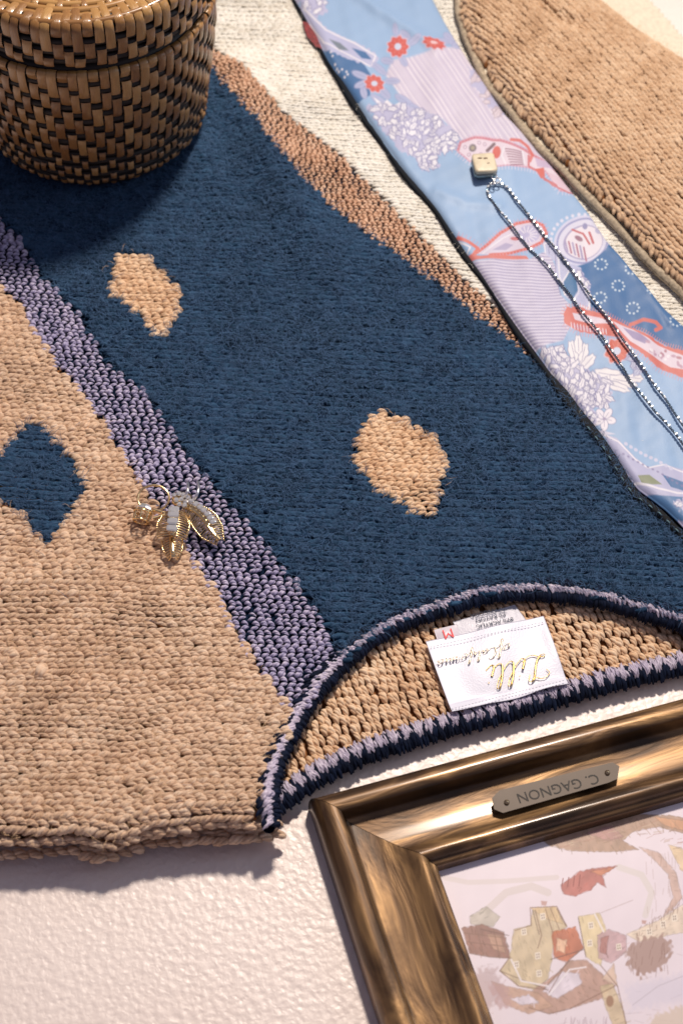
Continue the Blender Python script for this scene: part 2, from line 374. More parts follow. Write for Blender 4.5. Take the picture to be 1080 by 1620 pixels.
def stitches(name, mat, ids, cp, wp, r, lift, seed, parent, **kw):
    X, Y, rg = cells(cp, wp, EXT, seed); reg = region(X + cp * .6, Y); k = np.isin(reg, ids)
    px = TOPX(np.stack([X, Y, np.full(len(X), Z0)], -1)); k &= (px[:, 0] > -60) & (px[:, 0] < 1140) & (px[:, 1] > -60)
    v, q, u = vlegs(X[k], Y[k], cp, wp, r, lift, Hf, rg, **kw)
    return tag(link(name, mesh_np(name, v, q, u), mat, parent), kind='stuff')
CP, WP = .0064, .0087
stitches('tan_stitches', M['tan'], (1,), CP, WP, .00235, .0012, 11, panels['tan_panel'], thick=.17, bundle=4, ns=5, nt=7, ov=1.5, spread=.42, tip=.09)
stitches('navy_diamond_stitches', M['navy'], (6,), CP, WP, .0021, .0005, 12, panels['tan_panel'])
stitches('navy_stitches', M['navy'], (3,), .0062, .0088, .0021, .0002, 13, panels['navy_panel'], nt=6, ns=6, ply=.10, thick=.1)
stitches('tan_diamond_stitches', M['tan_back'], (7,), CP, WP * .9, .00225, .0013, 14, panels['navy_panel'], thick=.17, bundle=4, ns=5, nt=7, ov=1.4, spread=.42, tip=.09)
stitches('lilac_stitches', M['lilac'], (2,), .0058, .0076, .00148, .0013, 15, panels['lilac_stripe'], ov=.92, spread=.38, tip=.10, zoff=.0004, ply=.14, bundle=3, ns=5, taper=.5, nt=7)
stitches('copper_stitches', M['copper'], (4,), .0046, .0066, .00150, .0011, 16, panels['copper_stripe'], ov=.95, spread=.36, tip=.12, zoff=.0004, ply=.12, bundle=3, ns=5, taper=.5, nt=7)
stitches('cream_stitches', M['cream'], (5,), .0048, .0066, .0017, .0003, 17, panels['cream_panel'], nt=5, ns=6, ply=.08)

# back layer under the hem, tan, seen as a second row of loops
back_low = W([(-90, 1352), (0, 1350), (60, 1350), (110, 1344), (165, 1358), (235, 1335), (300, 1328), (400, 1324), (440, 1318), (440, 1200), (-90, 1200)], .014)
bl = sheet('lower_layer', M['tan_base'], lambda x, y: in_poly(np.stack([x, y], -1), back_low) & (dist_line(np.stack([x, y], -1), back_low[:9])[0] > .008), lambda x, y: .0120 + 0 * x, EXT, skirt=.004)
def inside_stitch(name, mat, poly, zf, cp, wp, r, lift, seed, parent, **kw):
    X, Y, rg = cells(cp, wp, EXT, seed); k = in_poly(np.stack([X + cp * .6, Y], -1), poly)
    v, q, u = vlegs(X[k], Y[k], cp, wp, r, lift, zf, rg, **kw)
    return tag(link(name, mesh_np(name, v, q, u), mat, parent), kind='stuff')
inside_stitch('tan_stitches', M['tan'], back_low, lambda x, y: .0145 + .001 * wob(x, y, 90, 2), .0085, .0100, .0027, .0014, 21, bl, bundle=4, ns=5, nt=7, ov=1.3)

for hl, zf_, off_, par in ((hemline, Hf, .0005, panels['tan_panel']), (back_low[:9], lambda x, y: .0135 + 0 * x, .001, bl)):
    hp = smooth_line(hl, 400, 3); hp = hp[(hp[:, 0] > -.42)]; Lh = np.linalg.norm(np.diff(hp, axis=0), axis=1).sum(); m = int(Lh / .0078); i0 = np.linspace(0, len(hp) - 2, m).astype(int)
    c = hp[i0] + RNG.normal(0, .0006, (m, 2)) + (0, off_); z = zf_(c[:, 0], c[:, 1]) - .0030
    a_ = np.c_[c + (-.0056, .0012), z - .0005]; b_ = np.c_[c + (.0056, -.0016), z]
    v, q, u = strands(a_, b_, .0027 * np.exp(RNG.normal(0, .15, m)), .0012, 7, 5, .08, 4, taper=.4)
    tag(link('hem_loops', mesh_np('hem_loops', v, q, u), M['tan'], par), kind='stuff')

# inside of the back, seen through the neck opening
ZB = .010
BACKP = W([(415, 1275), (440, 1180), (520, 1040), (640, 945), (760, 915), (900, 915), (1180, 990)] + BACK[::-1], ZB)
def Hb(x, y): return ZB + .0012 * wob(x, y, 30, 9)
bp = sheet('inner_back_panel', M['tan_base'], lambda x, y: in_poly(np.stack([x, y], -1), BACKP), lambda x, y: Hb(x, y) - .003, EXT, skirt=.003)
cpx, cpy = .0047, .0070; e = EXT
I, J = np.meshgrid(np.arange(int((e[1] - e[0]) / cpx)), np.arange(int((.9 - e[2]) / cpy)), indexing='ij')
X = e[0] + (I + (J % 2) * .5 + J * .12) * cpx; Y = e[2] + J * cpy + .25 * I * 0
ca, sa = math.cos(.16), math.sin(.16)
X, Y = X.ravel(), Y.ravel(); X, Y = X * ca - (Y - .6) * sa, .6 + X * sa + (Y - .6) * ca
X = X + RNG.normal(0, .0007, len(X)); Y = Y + RNG.normal(0, .0008, len(X))
k = in_poly(np.stack([X, Y], -1), BACKP); X, Y = X[k], Y[k]; n = len(X)
A = np.stack([X - .0022 + RNG.normal(0, .0006, n), Y + .0043, Hb(X, Y) - .0012], -1); B = np.stack([X + .0022 + RNG.normal(0, .0006, n), Y - .0043, Hb(X, Y) - .0008], -1)
v, q, u = strands(A, B, .00235 * np.exp(RNG.normal(0, .16, n)), .0019, 7, 5, .08, 4, taper=.42)
tag(link('purl_stitches', mesh_np('purl_stitches', v, q, u), M['tan_back'], bp), kind='stuff')

# rolled trim round the neck opening
def frame_of(line):
    T = np.gradient(line, axis=0); T /= np.linalg.norm(T, axis=1, keepdims=True) + 1e-12
    return T, np.stack([-T[:, 1], T[:, 0]], -1)
neck_full = W([(428, 1312), (424, 1270), (430, 1225)] + NECK, Z0)
neck = smooth_line(neck_full, 600, 6); Tn, Nn = frame_of(neck)       # Nn points away from the opening? fixed below
cen = W([(800, 1040)])[0]
if ((cen - neck[300]) @ Nn[300]) > 0: Nn = -Nn
zt = Hf(neck[:, 0], neck[:, 1])
path = np.c_[neck + Nn * .001, zt - .0040]
v, q, u = tube(path, .0040, 12)
trim = link('neck_trim', mesh_np('neck_trim', v, q), M['dark_yarn'], sweater)
n = 900; idx = np.r_[RNG.uniform(0, 598, 700), RNG.uniform(0, 190, 200)]; ii = idx.astype(int); c = neck[ii]; Ti, Ni = Tn[ii], Nn[ii]; zc = zt[ii]
early = (ii < 200)
a = c + Ni * (.0038 + RNG.normal(0, .0011, n))[:, None] - Ti * .0022; b = c - Ni * (.0014 + RNG.normal(0, .0010, n))[:, None] + Ti * .0022
v1 = strands(np.c_[a, zc - .0006], np.c_[b, zc - .0004], .0010 * np.exp(RNG.normal(0, .3, n)), .0020, 7, 5, .15, 3, taper=.4)
tag(link('trim_lilac_yarn', mesh_np('trim_lilac_yarn', *v1[:2], v1[2]), M['lilac_trim'], trim), kind='stuff')
n = 1700; ii = RNG.integers(0, 599, n); c = neck[ii]; Ti, Ni = Tn[ii], Nn[ii]; zc = zt[ii]
a = c - Ni * (-.001 + RNG.uniform(0, .003, n))[:, None]; b = c - Ni * (.0052 + RNG.normal(0, .0014, n))[:, None] + Ti * RNG.normal(.001, .001, n)[:, None]
v1 = strands(np.c_[a, zc - .0002], np.c_[b, zc - .0070], .0012 * np.exp(RNG.normal(0, .25, n)), .002, 7, 6, .15, taper=.4)
n = 240; ii = RNG.integers(0, 599, n); c = neck[ii]; Ti, Ni = Tn[ii], Nn[ii]; zc = zt[ii]
a = c + Ni * RNG.uniform(.004, .009, n)[:, None] - Ti * .003; b = a - Ni * .004 + Ti * .005
v2 = strands(np.c_[a, zc + .0005], np.c_[b, zc + .0015], .0012, .001, 6, 6, .15, taper=.4)
v, q, u = merge([v1, v2]); tag(link('trim_navy_yarn', mesh_np('trim_navy_yarn', v, q, u), M['dark_yarn'], trim), kind='stuff')

# the back neck trim: navy ground with lilac tufts
bk = smooth_line(UP(BACK, ZB)[:, :2], 500, 4); Tb, Nb = frame_of(bk)
if ((cen - bk[250]) @ Nb[250]) < 0: Nb = -Nb                            # Nb points up to the opening
v, q, u = tube(np.c_[bk - Nb * .002, Hb(bk[:, 0], bk[:, 1]) - .002], .0062, 12)
btrim = link('back_neck_trim', mesh_np('back_neck_trim', v, q), M['dark_yarn'], sweater)
Ltot = np.linalg.norm(np.diff(bk, axis=0), axis=1).sum(); pitch = .0088; A, B, RR = [], [], []; A2, B2 = [], []
for k in range(int(Ltot / pitch)):
    i = min(498, int(k * pitch / Ltot * 499)); c, T, Nv = bk[i], Tb[i], Nb[i]; z = ZB + .0035
    for _ in range(20):
        s = random.uniform(-1, 1); o = c + T * random.gauss(0, .0014)
        a_ = o + Nv * random.uniform(.001, .007) + T * random.gauss(0, .0018); b_ = o - Nv * random.uniform(.002, .0065) + T * (s * .0026)
        A.append((*a_, z + random.uniform(0, .002))); B.append((*b_, z - random.uniform(.0, .003)))
    for _ in range(12):
        o = c + T * (pitch / 2 + random.gauss(0, .0008))
        A2.append((*(o + Nv * random.uniform(.0, .005)), z + .001)); B2.append((*(o - Nv * random.uniform(.006, .0105) + T * random.gauss(0, .0015)), z - .005))
    if True:
        for _ in range(5):
            o = c + T * random.gauss(0, .0015); A2.append((*(o + Nv * .002), z - .001)); B2.append((*(o - Nv * random.uniform(.009, .012) + T * random.gauss(0, .001)), z - .0055))
v, q, u = strands(A, B, .0011, .0015, 6, 4, .2, 3, taper=.4)
tag(link('trim_lilac_yarn', mesh_np('trim_lilac_tufts', v, q, u), M['lilac_trim'], btrim), kind='stuff')
v, q, u = strands(A2, B2, .0015, .002, 6, 6, .2, taper=.4)
tag(link('trim_navy_yarn', mesh_np('trim_navy_tufts', v, q, u), M['dark_yarn'], btrim), kind='stuff')

# loose fibres standing out of the cloth
def fuzz(name, mat, n, test, zf, parent, length=(.004, .010), wdt=.00011, seed=5, ext=EXT, rise=.0025):
    rg = np.random.default_rng(seed); X = rg.uniform(ext[0], ext[1], n * 4); Y = rg.uniform(ext[2], ext[3], n * 4)
    k = test(X, Y); X, Y = X[k][:n], Y[k][:n]; n = len(X)
    L = rg.uniform(*length, n) * np.exp(rg.normal(0, .3, n)); a = rg.uniform(0, 6.283, n); cv = rg.normal(0, 1.4, n); rs = rg.uniform(.3, 1.3, n) * rise
    t = np.linspace(0, 1, 5); ang = a[:, None] + cv[:, None] * t
    dx = np.cumsum(np.cos(ang) * L[:, None] / 4, 1); dy = np.cumsum(np.sin(ang) * L[:, None] / 4, 1)
    x = X[:, None] + dx; y = Y[:, None] + dy
    z = zf(X, Y)[:, None] + .0026 + rs[:, None] * np.sin(np.pi * t * .85)
    C = np.stack([x, y, z], -1); nx = -np.sin(ang); ny_ = np.cos(ang); wv = wdt * (1.15 - t)
    off = np.stack([nx * wv, ny_ * wv, np.zeros_like(nx)], -1)
    V = np.stack([C - off, C + off], 2).reshape(-1, 3); q = grid_quads(5, 2)
    Q = (q[None] + (np.arange(n) * 10)[:, None, None]).reshape(-1, 4)
    return tag(link(name, mesh_np(name, V, Q), mat, parent), kind='stuff')
fuzz('angora_fuzz', M['fuzz_navy'], 95000, lambda x, y: np.isin(region(x, y), (3, 6)), Hf, panels['navy_panel'], wdt=.00016, length=(.003, .009))
fuzz('wool_fuzz', M['fuzz_tan'], 16000, lambda x, y: np.isin(region(x, y), (1, 7)), Hf, panels['tan_panel'], wdt=.00013, length=(.003, .008))

fuzz('stray_hairs', M['fuzz_navy'], 90, lambda x, y: np.isin(region(x, y), (1, 3, 7, 2)), lambda x, y: Hf(x, y) + .001, panels['navy_panel'], wdt=.00009, length=(.006, .013), seed=44, rise=.004)
# ------------------------------------------------------------------ sleeve folded over at the upper right
ZS = .040
SL_L = [(700, -130), (735, -20), (737, 20), (752, 62), (790, 128), (830, 175), (870, 215), (900, 250), (950, 300), (1000, 350), (1050, 408), (1080, 440), (1180, 560)]
SL_R = [(860, -130), (945, -5), (1000, 40), (1080, 92), (1200, 180)]
SLP = W(SL_L + SL_R[::-1], ZS); sll = W(SL_L, ZS); slr = W(SL_R, ZS)
slfold = W([(800, -60), (850, 18), (880, 45), (915, 55)], ZS)
def Hs(x, y):
    p = np.stack([x, y], -1); d = np.minimum(dist_line(p, sll)[0], dist_line(p, slr)[0]); fd = dist_line(p, slfold)[0]
    return ZS + .012 * (1 - np.exp(-d / .02)) + .0015 * wob(x, y, 30, 31) - .006 * np.exp(-(fd / .006) ** 2) - .004 * np.exp(-(d / .004))
sl = sheet('sleeve', M['tan_base'], lambda x, y: in_poly(np.stack([x, y], -1), SLP), lambda x, y: Hs(x, y) - .002, (.05, .75, 1.0, 1.75), skirt=.012)
dd = sll[9] - sll[3]; ang = math.atan2(dd[1], dd[0]); ca, sa = math.cos(ang), math.sin(ang); o = sll[3]
cp, wp = .0062, .0074; rg = np.random.default_rng(33)
I, J = np.meshgrid(np.arange(-60, 90), np.arange(-30, 60), indexing='ij'); lx = (I + (J % 2) * .4).ravel() * cp; ly = J.ravel() * wp
lx = lx + rg.normal(0, .0006, len(lx)); ly = ly + rg.normal(0, .0004, len(lx)) + .003 * np.sin(lx * 18)
A, B = [], []
for s in (1, -1):
    for (x_, y_, lst) in ((lx, ly + s * .34 * wp, A), (lx + 1.5 * cp, ly + s * .12 * wp, B)): lst.append(np.stack([o[0] + x_ * ca - y_ * sa, o[1] + x_ * sa + y_ * ca], -1))
A = np.concatenate(A); B = np.concatenate(B); k = in_poly((A + B) / 2, SLP); A, B = A[k], B[k]
A = np.c_[A, Hs(A[:, 0], A[:, 1]) - .0012]; B = np.c_[B, Hs(B[:, 0], B[:, 1]) - .0002]
v, q, u = strands(A, B, .0021 * np.exp(rg.normal(0, .14, len(A))), .0007, 7, 7, .11, taper=.42)
tag(link('sleeve_stitches', mesh_np('sleeve_stitches', v, q, u), M['sleeve'], sl), kind='stuff')
edge = smooth_line(np.c_[sll, np.full(len(sll), ZS - .004)], 300, 3)
Te, Ne = frame_of(edge[:, :2]); n = 420; ii = RNG.integers(2, 297, n)
if Ne[150][0] > 0: Ne = -Ne
a = edge[ii, :2] - Ne[ii] * .002 - Te[ii] * .004; a = a + RNG.normal(0, .0012, (n, 2)); b = a + Ne[ii] * .0045 + Te[ii] * .0050
v, q, u = strands(np.c_[a, Hs(a[:, 0], a[:, 1]) - .001], np.c_[b, np.full(n, ZS - .007)], .0018, .0012, 6, 6, .1, taper=.4)
tag(link('edge_stitches', mesh_np('edge_stitches', v, q, u), M['sleeve'], sl), kind='stuff')
under = W([(690, -130), (722, -20), (724, 20), (738, 70), (775, 140), (815, 190), (855, 235), (885, 265), (935, 318), (985, 370), (1035, 425), (1075, 462), (1170, 580), (1200, 180), (900, -130)], .031)
us = sheet('sleeve_underside', M['cream_base'], lambda x, y: in_poly(np.stack([x, y], -1), under), lambda x, y: .031 + .001 * wob(x, y, 60, 40), (.05, .75, 1.0, 1.75), skirt=.006, step=.003)
eu = smooth_line(np.c_[under[:13], np.full(13, .0305)], 300, 3); v, q, u = tube(eu + np.c_[.0012 * wob(np.arange(300), np.zeros(300), .11, 7), .0012 * wob(np.arange(300), np.zeros(300), .13, 8), np.zeros(300)], .0034 + .0006 * wob(np.arange(300), np.zeros(300), .35, 6), 10)
link('underside_edge', mesh_np('underside_edge', v, q), mat_flat('grey_cream_wool', lin((168, 154, 134)), .9, var=.35, scale=400, bmp=.001, spec=.1), us)
fuzz('wool_fuzz', M['fuzz_tan'], 6000, lambda x, y: in_poly(np.stack([x, y], -1), SLP), Hs, sl, seed=8, ext=(.05, .5, 1.0, 1.6), wdt=.0001)
fuzz('cream_fuzz', M['cream'], 2500, lambda x, y: region(x, y) == 5, Hf, panels['cream_panel'], seed=9, wdt=.0001)

# ------------------------------------------------------------------ printed things: a painter that colours the dots of a fine mesh
class Paint:
    def __init__(s, pts, base): s.p = pts; s.c = np.tile(lin(base), (len(pts), 1))
    def put(s, a, col):
        col = lin(col) if len(col) == 3 else col; s.c += (col - s.c) * np.clip(a, 0, 1)[:, None]
    def box(s, q, m):
        q = np.asarray(q, float); return np.nonzero((s.p[:, 0] > q[:, 0].min() - m) & (s.p[:, 0] < q[:, 0].max() + m) & (s.p[:, 1] > q[:, 1].min() - m) & (s.p[:, 1] < q[:, 1].max() + m))[0]
    def _app(s, i, a, col): s.c[i] += (lin(col) - s.c[i]) * np.clip(a, 0, 1)[:, None]
    def poly(s, q, col, al=1.0, soft=.7, jag=0.0):
        q = np.asarray(q, float); i = s.box(q, 4); p = s.p[i]
        if not len(i): return
        if jag: p = p + np.stack([wob(p[:, 0], p[:, 1], .5, 2), wob(p[:, 0], p[:, 1], .5, 4)], -1) * jag
        d = dist_line(p, np.r_[q, q[:1]])[0]; d = np.where(in_poly(p, q), d, -d); s._app(i, al * sstep(-soft, soft, d), col)
    def line(s, q, wd, col, al=1.0, dash=None):
        q = np.asarray(q, float); i = s.box(q, wd + 2)
        if not len(i): return
        d, arc = dist_line(s.p[i], q); a = 1 - sstep(wd / 2 - .6, wd / 2 + .6, d)
        if dash: a = a * ((arc % dash) < dash * .5)
        s._app(i, al * a, col)
    def ell(s, cx, cy, rx, ry, col, rot=0, al=1.0, petals=0, amp=.0):
        i = s.box([(cx - max(rx, ry) * 1.3, cy - max(rx, ry) * 1.3), (cx + max(rx, ry) * 1.3, cy + max(rx, ry) * 1.3)], 1)
        if not len(i): return
        d = s.p[i] - (cx, cy); c_, s_ = math.cos(rot), math.sin(rot); x = (d[:, 0] * c_ + d[:, 1] * s_) / rx; y = (-d[:, 0] * s_ + d[:, 1] * c_) / ry
        rr = np.hypot(x, y)
        if petals: rr = rr / (1 + amp * np.cos(petals * np.arctan2(y, x)))
        s._app(i, al * (1 - sstep(1 - .8 / min(rx, ry), 1 + .8 / min(rx, ry), rr)), col)
    def bloom(s, q, n, seed, fill=(236, 236, 246), out=(128, 126, 178), size=(4, 9)):
        """mass of small outlined petals inside the outline q"""
        rg = random.Random(seed); q = np.asarray(q, float); s.poly(q, (188, 188, 222), jag=3, soft=1.5); k = 0
        lo, hi = q.min(0), q.max(0)
        while k < n:
            x, y = rg.uniform(lo[0], hi[0]), rg.uniform(lo[1], hi[1])
            if not in_poly(np.array([[x, y]]), q)[0]: continue
            k += 1; a, b, r = rg.uniform(*size), rg.uniform(2.5, 4.5), rg.uniform(0, 3.14)
            s.ell(x, y, a + 1.0, b + 1.0, out, r, .85, 5, .15); s.ell(x, y, a * .92, b * .88, fill, r, .95, 5, .15)
            if rg.random() < .5: s.line([(x - a * .6 * math.cos(r), y - a * .6 * math.sin(r)), (x + a * .5 * math.cos(r), y + a * .5 * math.sin(r))], 1.0, out, .6)
    def flower(s, x, y, r, col=(214, 92, 84), c=(205, 215, 240), asp=1, rot=0):
        s.ell(x, y, r * 1.12, r * asp * 1.12, (225, 190, 205), rot, .8, 9, .10); s.ell(x, y, r, r * asp, col, rot, 1, 9, .10); s.ell(x, y, r * .34, r * .34 * asp, c)
        for k in range(9):
            a = k * 6.283 / 9; s.line([(x + r * .45 * math.cos(a), y + r * asp * .45 * math.sin(a)), (x + r * .8 * math.cos(a), y + r * asp * .8 * math.sin(a))], .9, (235, 150, 140), .6)
    def fringe(s, q, L, step, col, side=1):
        q = resample(q, max(3, int(np.linalg.norm(np.diff(np.asarray(q, float), axis=0), axis=1).sum() / step))); T = np.gradient(q, axis=0); T /= np.linalg.norm(T, axis=1, keepdims=True)
        for p, t in zip(q, T): s.line([p, p + side * L * np.array([-t[1], t[0]])], 1.2, col, .8)

def paint_scarf(pt):
    p = Paint(pt, (152, 186, 226))
    i = np.arange(len(pt)); v = wob(pt[:, 0], pt[:, 1], .02, 61); p.c *= (1 + .04 * v)[:, None]
    LIL, WHT, RED, PUR, DRK = (200, 200, 228), (234, 232, 244), (216, 104, 96), (146, 144, 190), (66, 116, 172)
    # upper left corner scroll and dark patch
    p.poly([(512, 74), (545, 84), (575, 100), (588, 120), (585, 150), (565, 160), (530, 115)], DRK)
    p.bloom([(465, -10), (512, -10), (516, 20), (500, 30), (480, 15)], 10, 1)
    p.poly([(470, 8), (488, 14), (515, 45), (545, 60), (585, 78), (600, 92), (590, 106), (560, 96), (530, 84), (506, 72), (490, 45)], (186, 190, 226), jag=1.5)
    p.line([(480, 12), (515, 48), (560, 68), (594, 88), (588, 102)], 2.4, WHT); p.line([(490, 34), (512, 66), (550, 86), (585, 104)], 2.0, WHT)
    p.poly([(520, 62), (538, 68), (552, 80), (536, 78)], (120, 134, 150)); p.poly([(556, 76), (578, 82), (588, 94), (572, 92)], DRK)
    for x, y in ((523, 82), (526, 88), (533, 106), (541, 108), (548, 112), (550, 116), (545, 119), (536, 110), (530, 100)): p.ell(x, y, 1.5, 1.5, WHT)
    # upper striped field
    F = [(645, 92), (690, 78), (728, 74), (775, 110), (812, 160), (862, 222), (892, 262), (870, 262), (830, 232), (780, 222), (730, 222), (700, 190), (664, 176), (632, 150), (610, 118), (620, 96)]
    p.poly(F, (212, 204, 226), soft=3)
    for k in range(26):
        x0 = 560 + k * 9.5 + random.uniform(-2, 2); q = [(x0 + t * .68, 70 + t) for t in np.linspace(0, 200, 5)]
        i = p.box(q, 3)
        if not len(i): continue
        d, _ = dist_line(p.p[i], q); a = (1 - sstep(.4, 1.7, d)) * in_poly(p.p[i], np.array(F)); p._app(i, a * random.uniform(.5, .9), (238, 232, 242))
    for k in range(30):
        x0 = 565 + k * 8.3; q = [(x0 + t * .68, 70 + t) for t in np.linspace(0, 200, 5)]; i = p.box(q, 3)
        if not len(i): continue
        d, _ = dist_line(p.p[i], q); a = (1 - sstep(.2, 1.1, d)) * in_poly(p.p[i], np.array(F)); p._app(i, a * .45, (176, 164, 200))
    p.bloom([(740, 108), (762, 112), (790, 150), (808, 176), (790, 184), (765, 160), (745, 135)], 12, 3, (222, 210, 222), (176, 160, 176))
    # leaves round the red flowers
    for x, y, a, b, r in ((625, 50, 9, 4, 1.4), (640, 58, 10, 5, .6), (655, 66, 12, 5, 2.6), (612, 96, 10, 5, .3), (638, 98, 9, 5, 1.0), (712, 62, 14, 7, .8), (728, 70, 14, 7, -.3), (700, 66, 9, 5, .3), (600, 108, 14, 5, .7), (570, 118, 14, 5, .4), (608, 146, 12, 6, .8), (620, 128, 12, 5, .1), (575, 145, 10, 5, 1.3), (600, 158, 16, 6, .6), (640, 160, 18, 6, .6), (660, 176, 16, 6, .8), (572, 132, 12, 5, 2.8)):
        p.ell(x, y, a + 1, b + 1, PUR, r, .5); p.ell(x, y, a, b, (176, 184, 222), r, .95); p.line([(x - a * .7 * math.cos(r), y - a * .7 * math.sin(r)), (x + a * .7 * math.cos(r), y + a * .7 * math.sin(r))], .9, PUR, .6)
    p.flower(629, 75, 15.5); p.flower(592, 131, 14.5, asp=.85, rot=.5); p.flower(686, 71, 17, asp=.55, rot=.25, c=(235, 200, 205))
    p.poly([(590, 152), (606, 162), (612, 156), (622, 166), (632, 162), (640, 172), (626, 176), (600, 168)], WHT)
    p.bloom([(580, 165), (615, 168), (640, 168), (668, 176), (700, 190), (722, 212), (720, 236), (700, 238), (690, 250), (694, 262), (668, 266), (655, 246), (635, 240), (612, 212), (592, 186)], 120, 5)
    p.ell(656, 206, 34, 20, PUR, .3, .25); p.bloom([(632, 196), (650, 186), (676, 190), (684, 208), (668, 222), (640, 218)], 34, 8, (240, 240, 250), (140, 138, 190), (3, 8))
    # paisley one
    up = [(724, 238), (728, 226), (750, 220), (790, 222), (830, 236), (858, 250), (880, 268), (905, 296)]; lo = [(905, 300), (885, 300), (862, 268), (835, 262), (800, 262), (766, 264), (742, 256), (724, 240)]
    p.poly(up + lo, (226, 212, 228)); p.line(up, 4.2, (206, 128, 144)); p.line(lo, 2.4, (206, 150, 176)); p.fringe(up, -5, 4.5, (220, 180, 205)); p.fringe(lo, -6, 5, (226, 214, 236))
    for k in range(7): p.line([(798 + k * 1.5, 236 + k * 4.2), (824 + k * .6, 240 + k * 3.1)], 1.7, (150, 108, 130))
    p.line([(797, 234), (793, 246), (799, 260)], 2.5, WHT); p.line([(826, 238), (829, 257)], 2.2, WHT)
    p.ell(785, 241, 6.5, 10, RED, .1); p.line([(781, 228), (770, 240)], 5, (132, 110, 120)); p.ell(747, 236, 6, 6, (130, 118, 128)); p.ell(747, 236, 3, 3, (170, 160, 140))
    for x, y in ((735, 234), (757, 228), (766, 230), (760, 246), (741, 246), (752, 254)): p.ell(x, y, 3, 3, (176, 140, 170), 0, .8); p.ell(x, y, 1.4, 1.4, WHT)
    p.line([(808, 222), (822, 222), (834, 230), (842, 242), (838, 252)], 5, RED, .9); p.line([(836, 244), (836, 260), (852, 268), (862, 282), (880, 292)], 3.5, (206, 120, 130)); p.poly([(846, 246), (872, 254), (880, 266), (850, 260)], (200, 180, 212))
    p.poly([(846, 264), (860, 262), (862, 276), (856, 280)], RED); p.poly([(866, 270), (900, 286), (914, 304), (890, 298), (872, 284)], (222, 196, 214)); p.line([(858, 276), (874, 292), (900, 302), (915, 300)], 2.4, (206, 116, 122))
    # paisley two, lying on the lower edge of the pale field
    q2 = [(752, 398), (772, 384), (792, 366), (816, 352), (842, 349), (858, 356), (864, 368), (856, 384), (838, 394), (806, 399), (775, 402)]
    p.poly(q2, (216, 206, 228)); p.line(q2, 5.0, (218, 112, 104)); p.fringe(q2, -6.5, 5, (214, 170, 196)); p.ell(836, 370, 17, 14, (188, 184, 222), .2)
    for k in range(10):
        a = -2.2 + k * .42; p.line([(832 + 6 * math.cos(a), 372 + 5 * math.sin(a)), (832 + 17 * math.cos(a), 372 + 14 * math.sin(a))], 1.2, (240, 236, 246))
    p.poly([(778, 394), (800, 382), (812, 386), (800, 394)], (178, 170, 206)); p.ell(814, 376, 7, 3, (206, 120, 130), .2); p.line([(764, 398), (796, 374), (818, 364)], 1.8, WHT)
    p.line([(724, 372), (742, 380), (756, 390), (748, 400), (738, 404)], 5, (218, 112, 104)); p.line([(726, 378), (744, 388), (738, 398)], 2, WHT); p.fringe([(724, 370), (742, 377), (758, 388)], 6, 5, (206, 150, 176), -1)
    p.poly([(735, 398), (760, 402), (800, 402), (832, 406), (836, 412), (812, 410), (770, 407), (740, 408)], (218, 122, 116))
    # lower striped field
    F2 = [(742, 410), (790, 408), (836, 412), (858, 400), (868, 396), (880, 430), (884, 468), (900, 486), (892, 500), (900, 520), (890, 540), (862, 548), (840, 556), (815, 520), (784, 474), (755, 432)]
    p.poly(F2, (214, 210, 232), soft=1.5); i = p.box(F2, 2); pp = p.p[i]; ins = in_poly(pp, np.array(F2))
    ph = (pp[:, 1] + 2.4 * np.sin(pp[:, 0] * .035) - .04 * (pp[:, 0] - 800)) / 4.9; fr = np.abs(ph - np.round(ph)); p._app(i, ins * (1 - sstep(.10, .28, fr)) * .75, (140, 130, 182))
    # pale round paisley
    p.ell(921, 380, 47, 40, (206, 208, 236), -.5); p.ell(921, 380, 43, 36, (150, 154, 202), -.5); p.ell(921, 380, 40, 33, (216, 216, 238), -.5); p.ell(922, 382, 33, 27, (166, 160, 200), -.5); p.ell(923, 382, 31, 25, (230, 224, 236), -.5)
    for k in range(6): p.line([(893 + k * 6, 380 + k * 2), (897 + k * 6, 398 + k * 2.6)], 3, (184, 128, 150) if k % 2 else (170, 160, 200))
    p.line([(905, 362), (922, 368), (932, 384)], 3.4, (200, 110, 116)); p.line([(932, 366), (938, 382)], 4, (200, 110, 116)); p.ell(915, 376, 7, 4, (160, 120, 140), .5); p.ell(925, 356, 4, 5, PUR); p.ell(946, 362, 5, 5, (184, 182, 214))
    for k in range(18):
        a = 2.0 + k * .2; p.ell(921 + 50 * math.cos(a), 380 + 43 * math.sin(a), 2.6, 2.6, (216, 218, 240))
    # deep blue field with rings of dots
    p.poly([(908, 424), (935, 412), (958, 392), (968, 374), (990, 384), (1010, 412), (1060, 470), (1110, 530), (1110, 574), (1060, 552), (1010, 524), (960, 508), (934, 494), (918, 462)], DRK, soft=1.0)
    for cx, cy in ((950, 417), (998, 425), (977, 453), (948, 473), (1000, 488), (1032, 459), (1068, 509), (1046, 440)):
        for k in range(9):
            a = k * 6.283 / 9; p.ell(cx + 9.5 * math.cos(a), cy + 8.5 * math.sin(a), 1.75, 1.6, (206, 224, 240))
    # loop between the fields
    p.poly([(858, 384), (876, 384), (884, 398), (896, 418), (918, 424), (924, 446), (930, 470), (934, 490), (912, 488), (894, 474), (880, 446), (878, 414), (862, 402)], (190, 194, 228))
    p.line([(862, 400), (860, 386), (872, 382), (882, 398), (884, 440), (892, 468), (910, 480)], 2.4, (226, 226, 242)); p.line([(868, 402), (867, 391), (873, 390), (878, 404), (878, 442), (886, 470)], 1.2, PUR)
    p.poly([(899, 432), (890, 448), (893, 466), (905, 476), (913, 462), (910, 444)], (70, 122, 172)); p.line([(900, 430), (888, 450), (892, 470)], 2.2, WHT); p.line([(900, 430), (914, 448), (914, 466), (906, 478)], 2.6, (214, 216, 238))
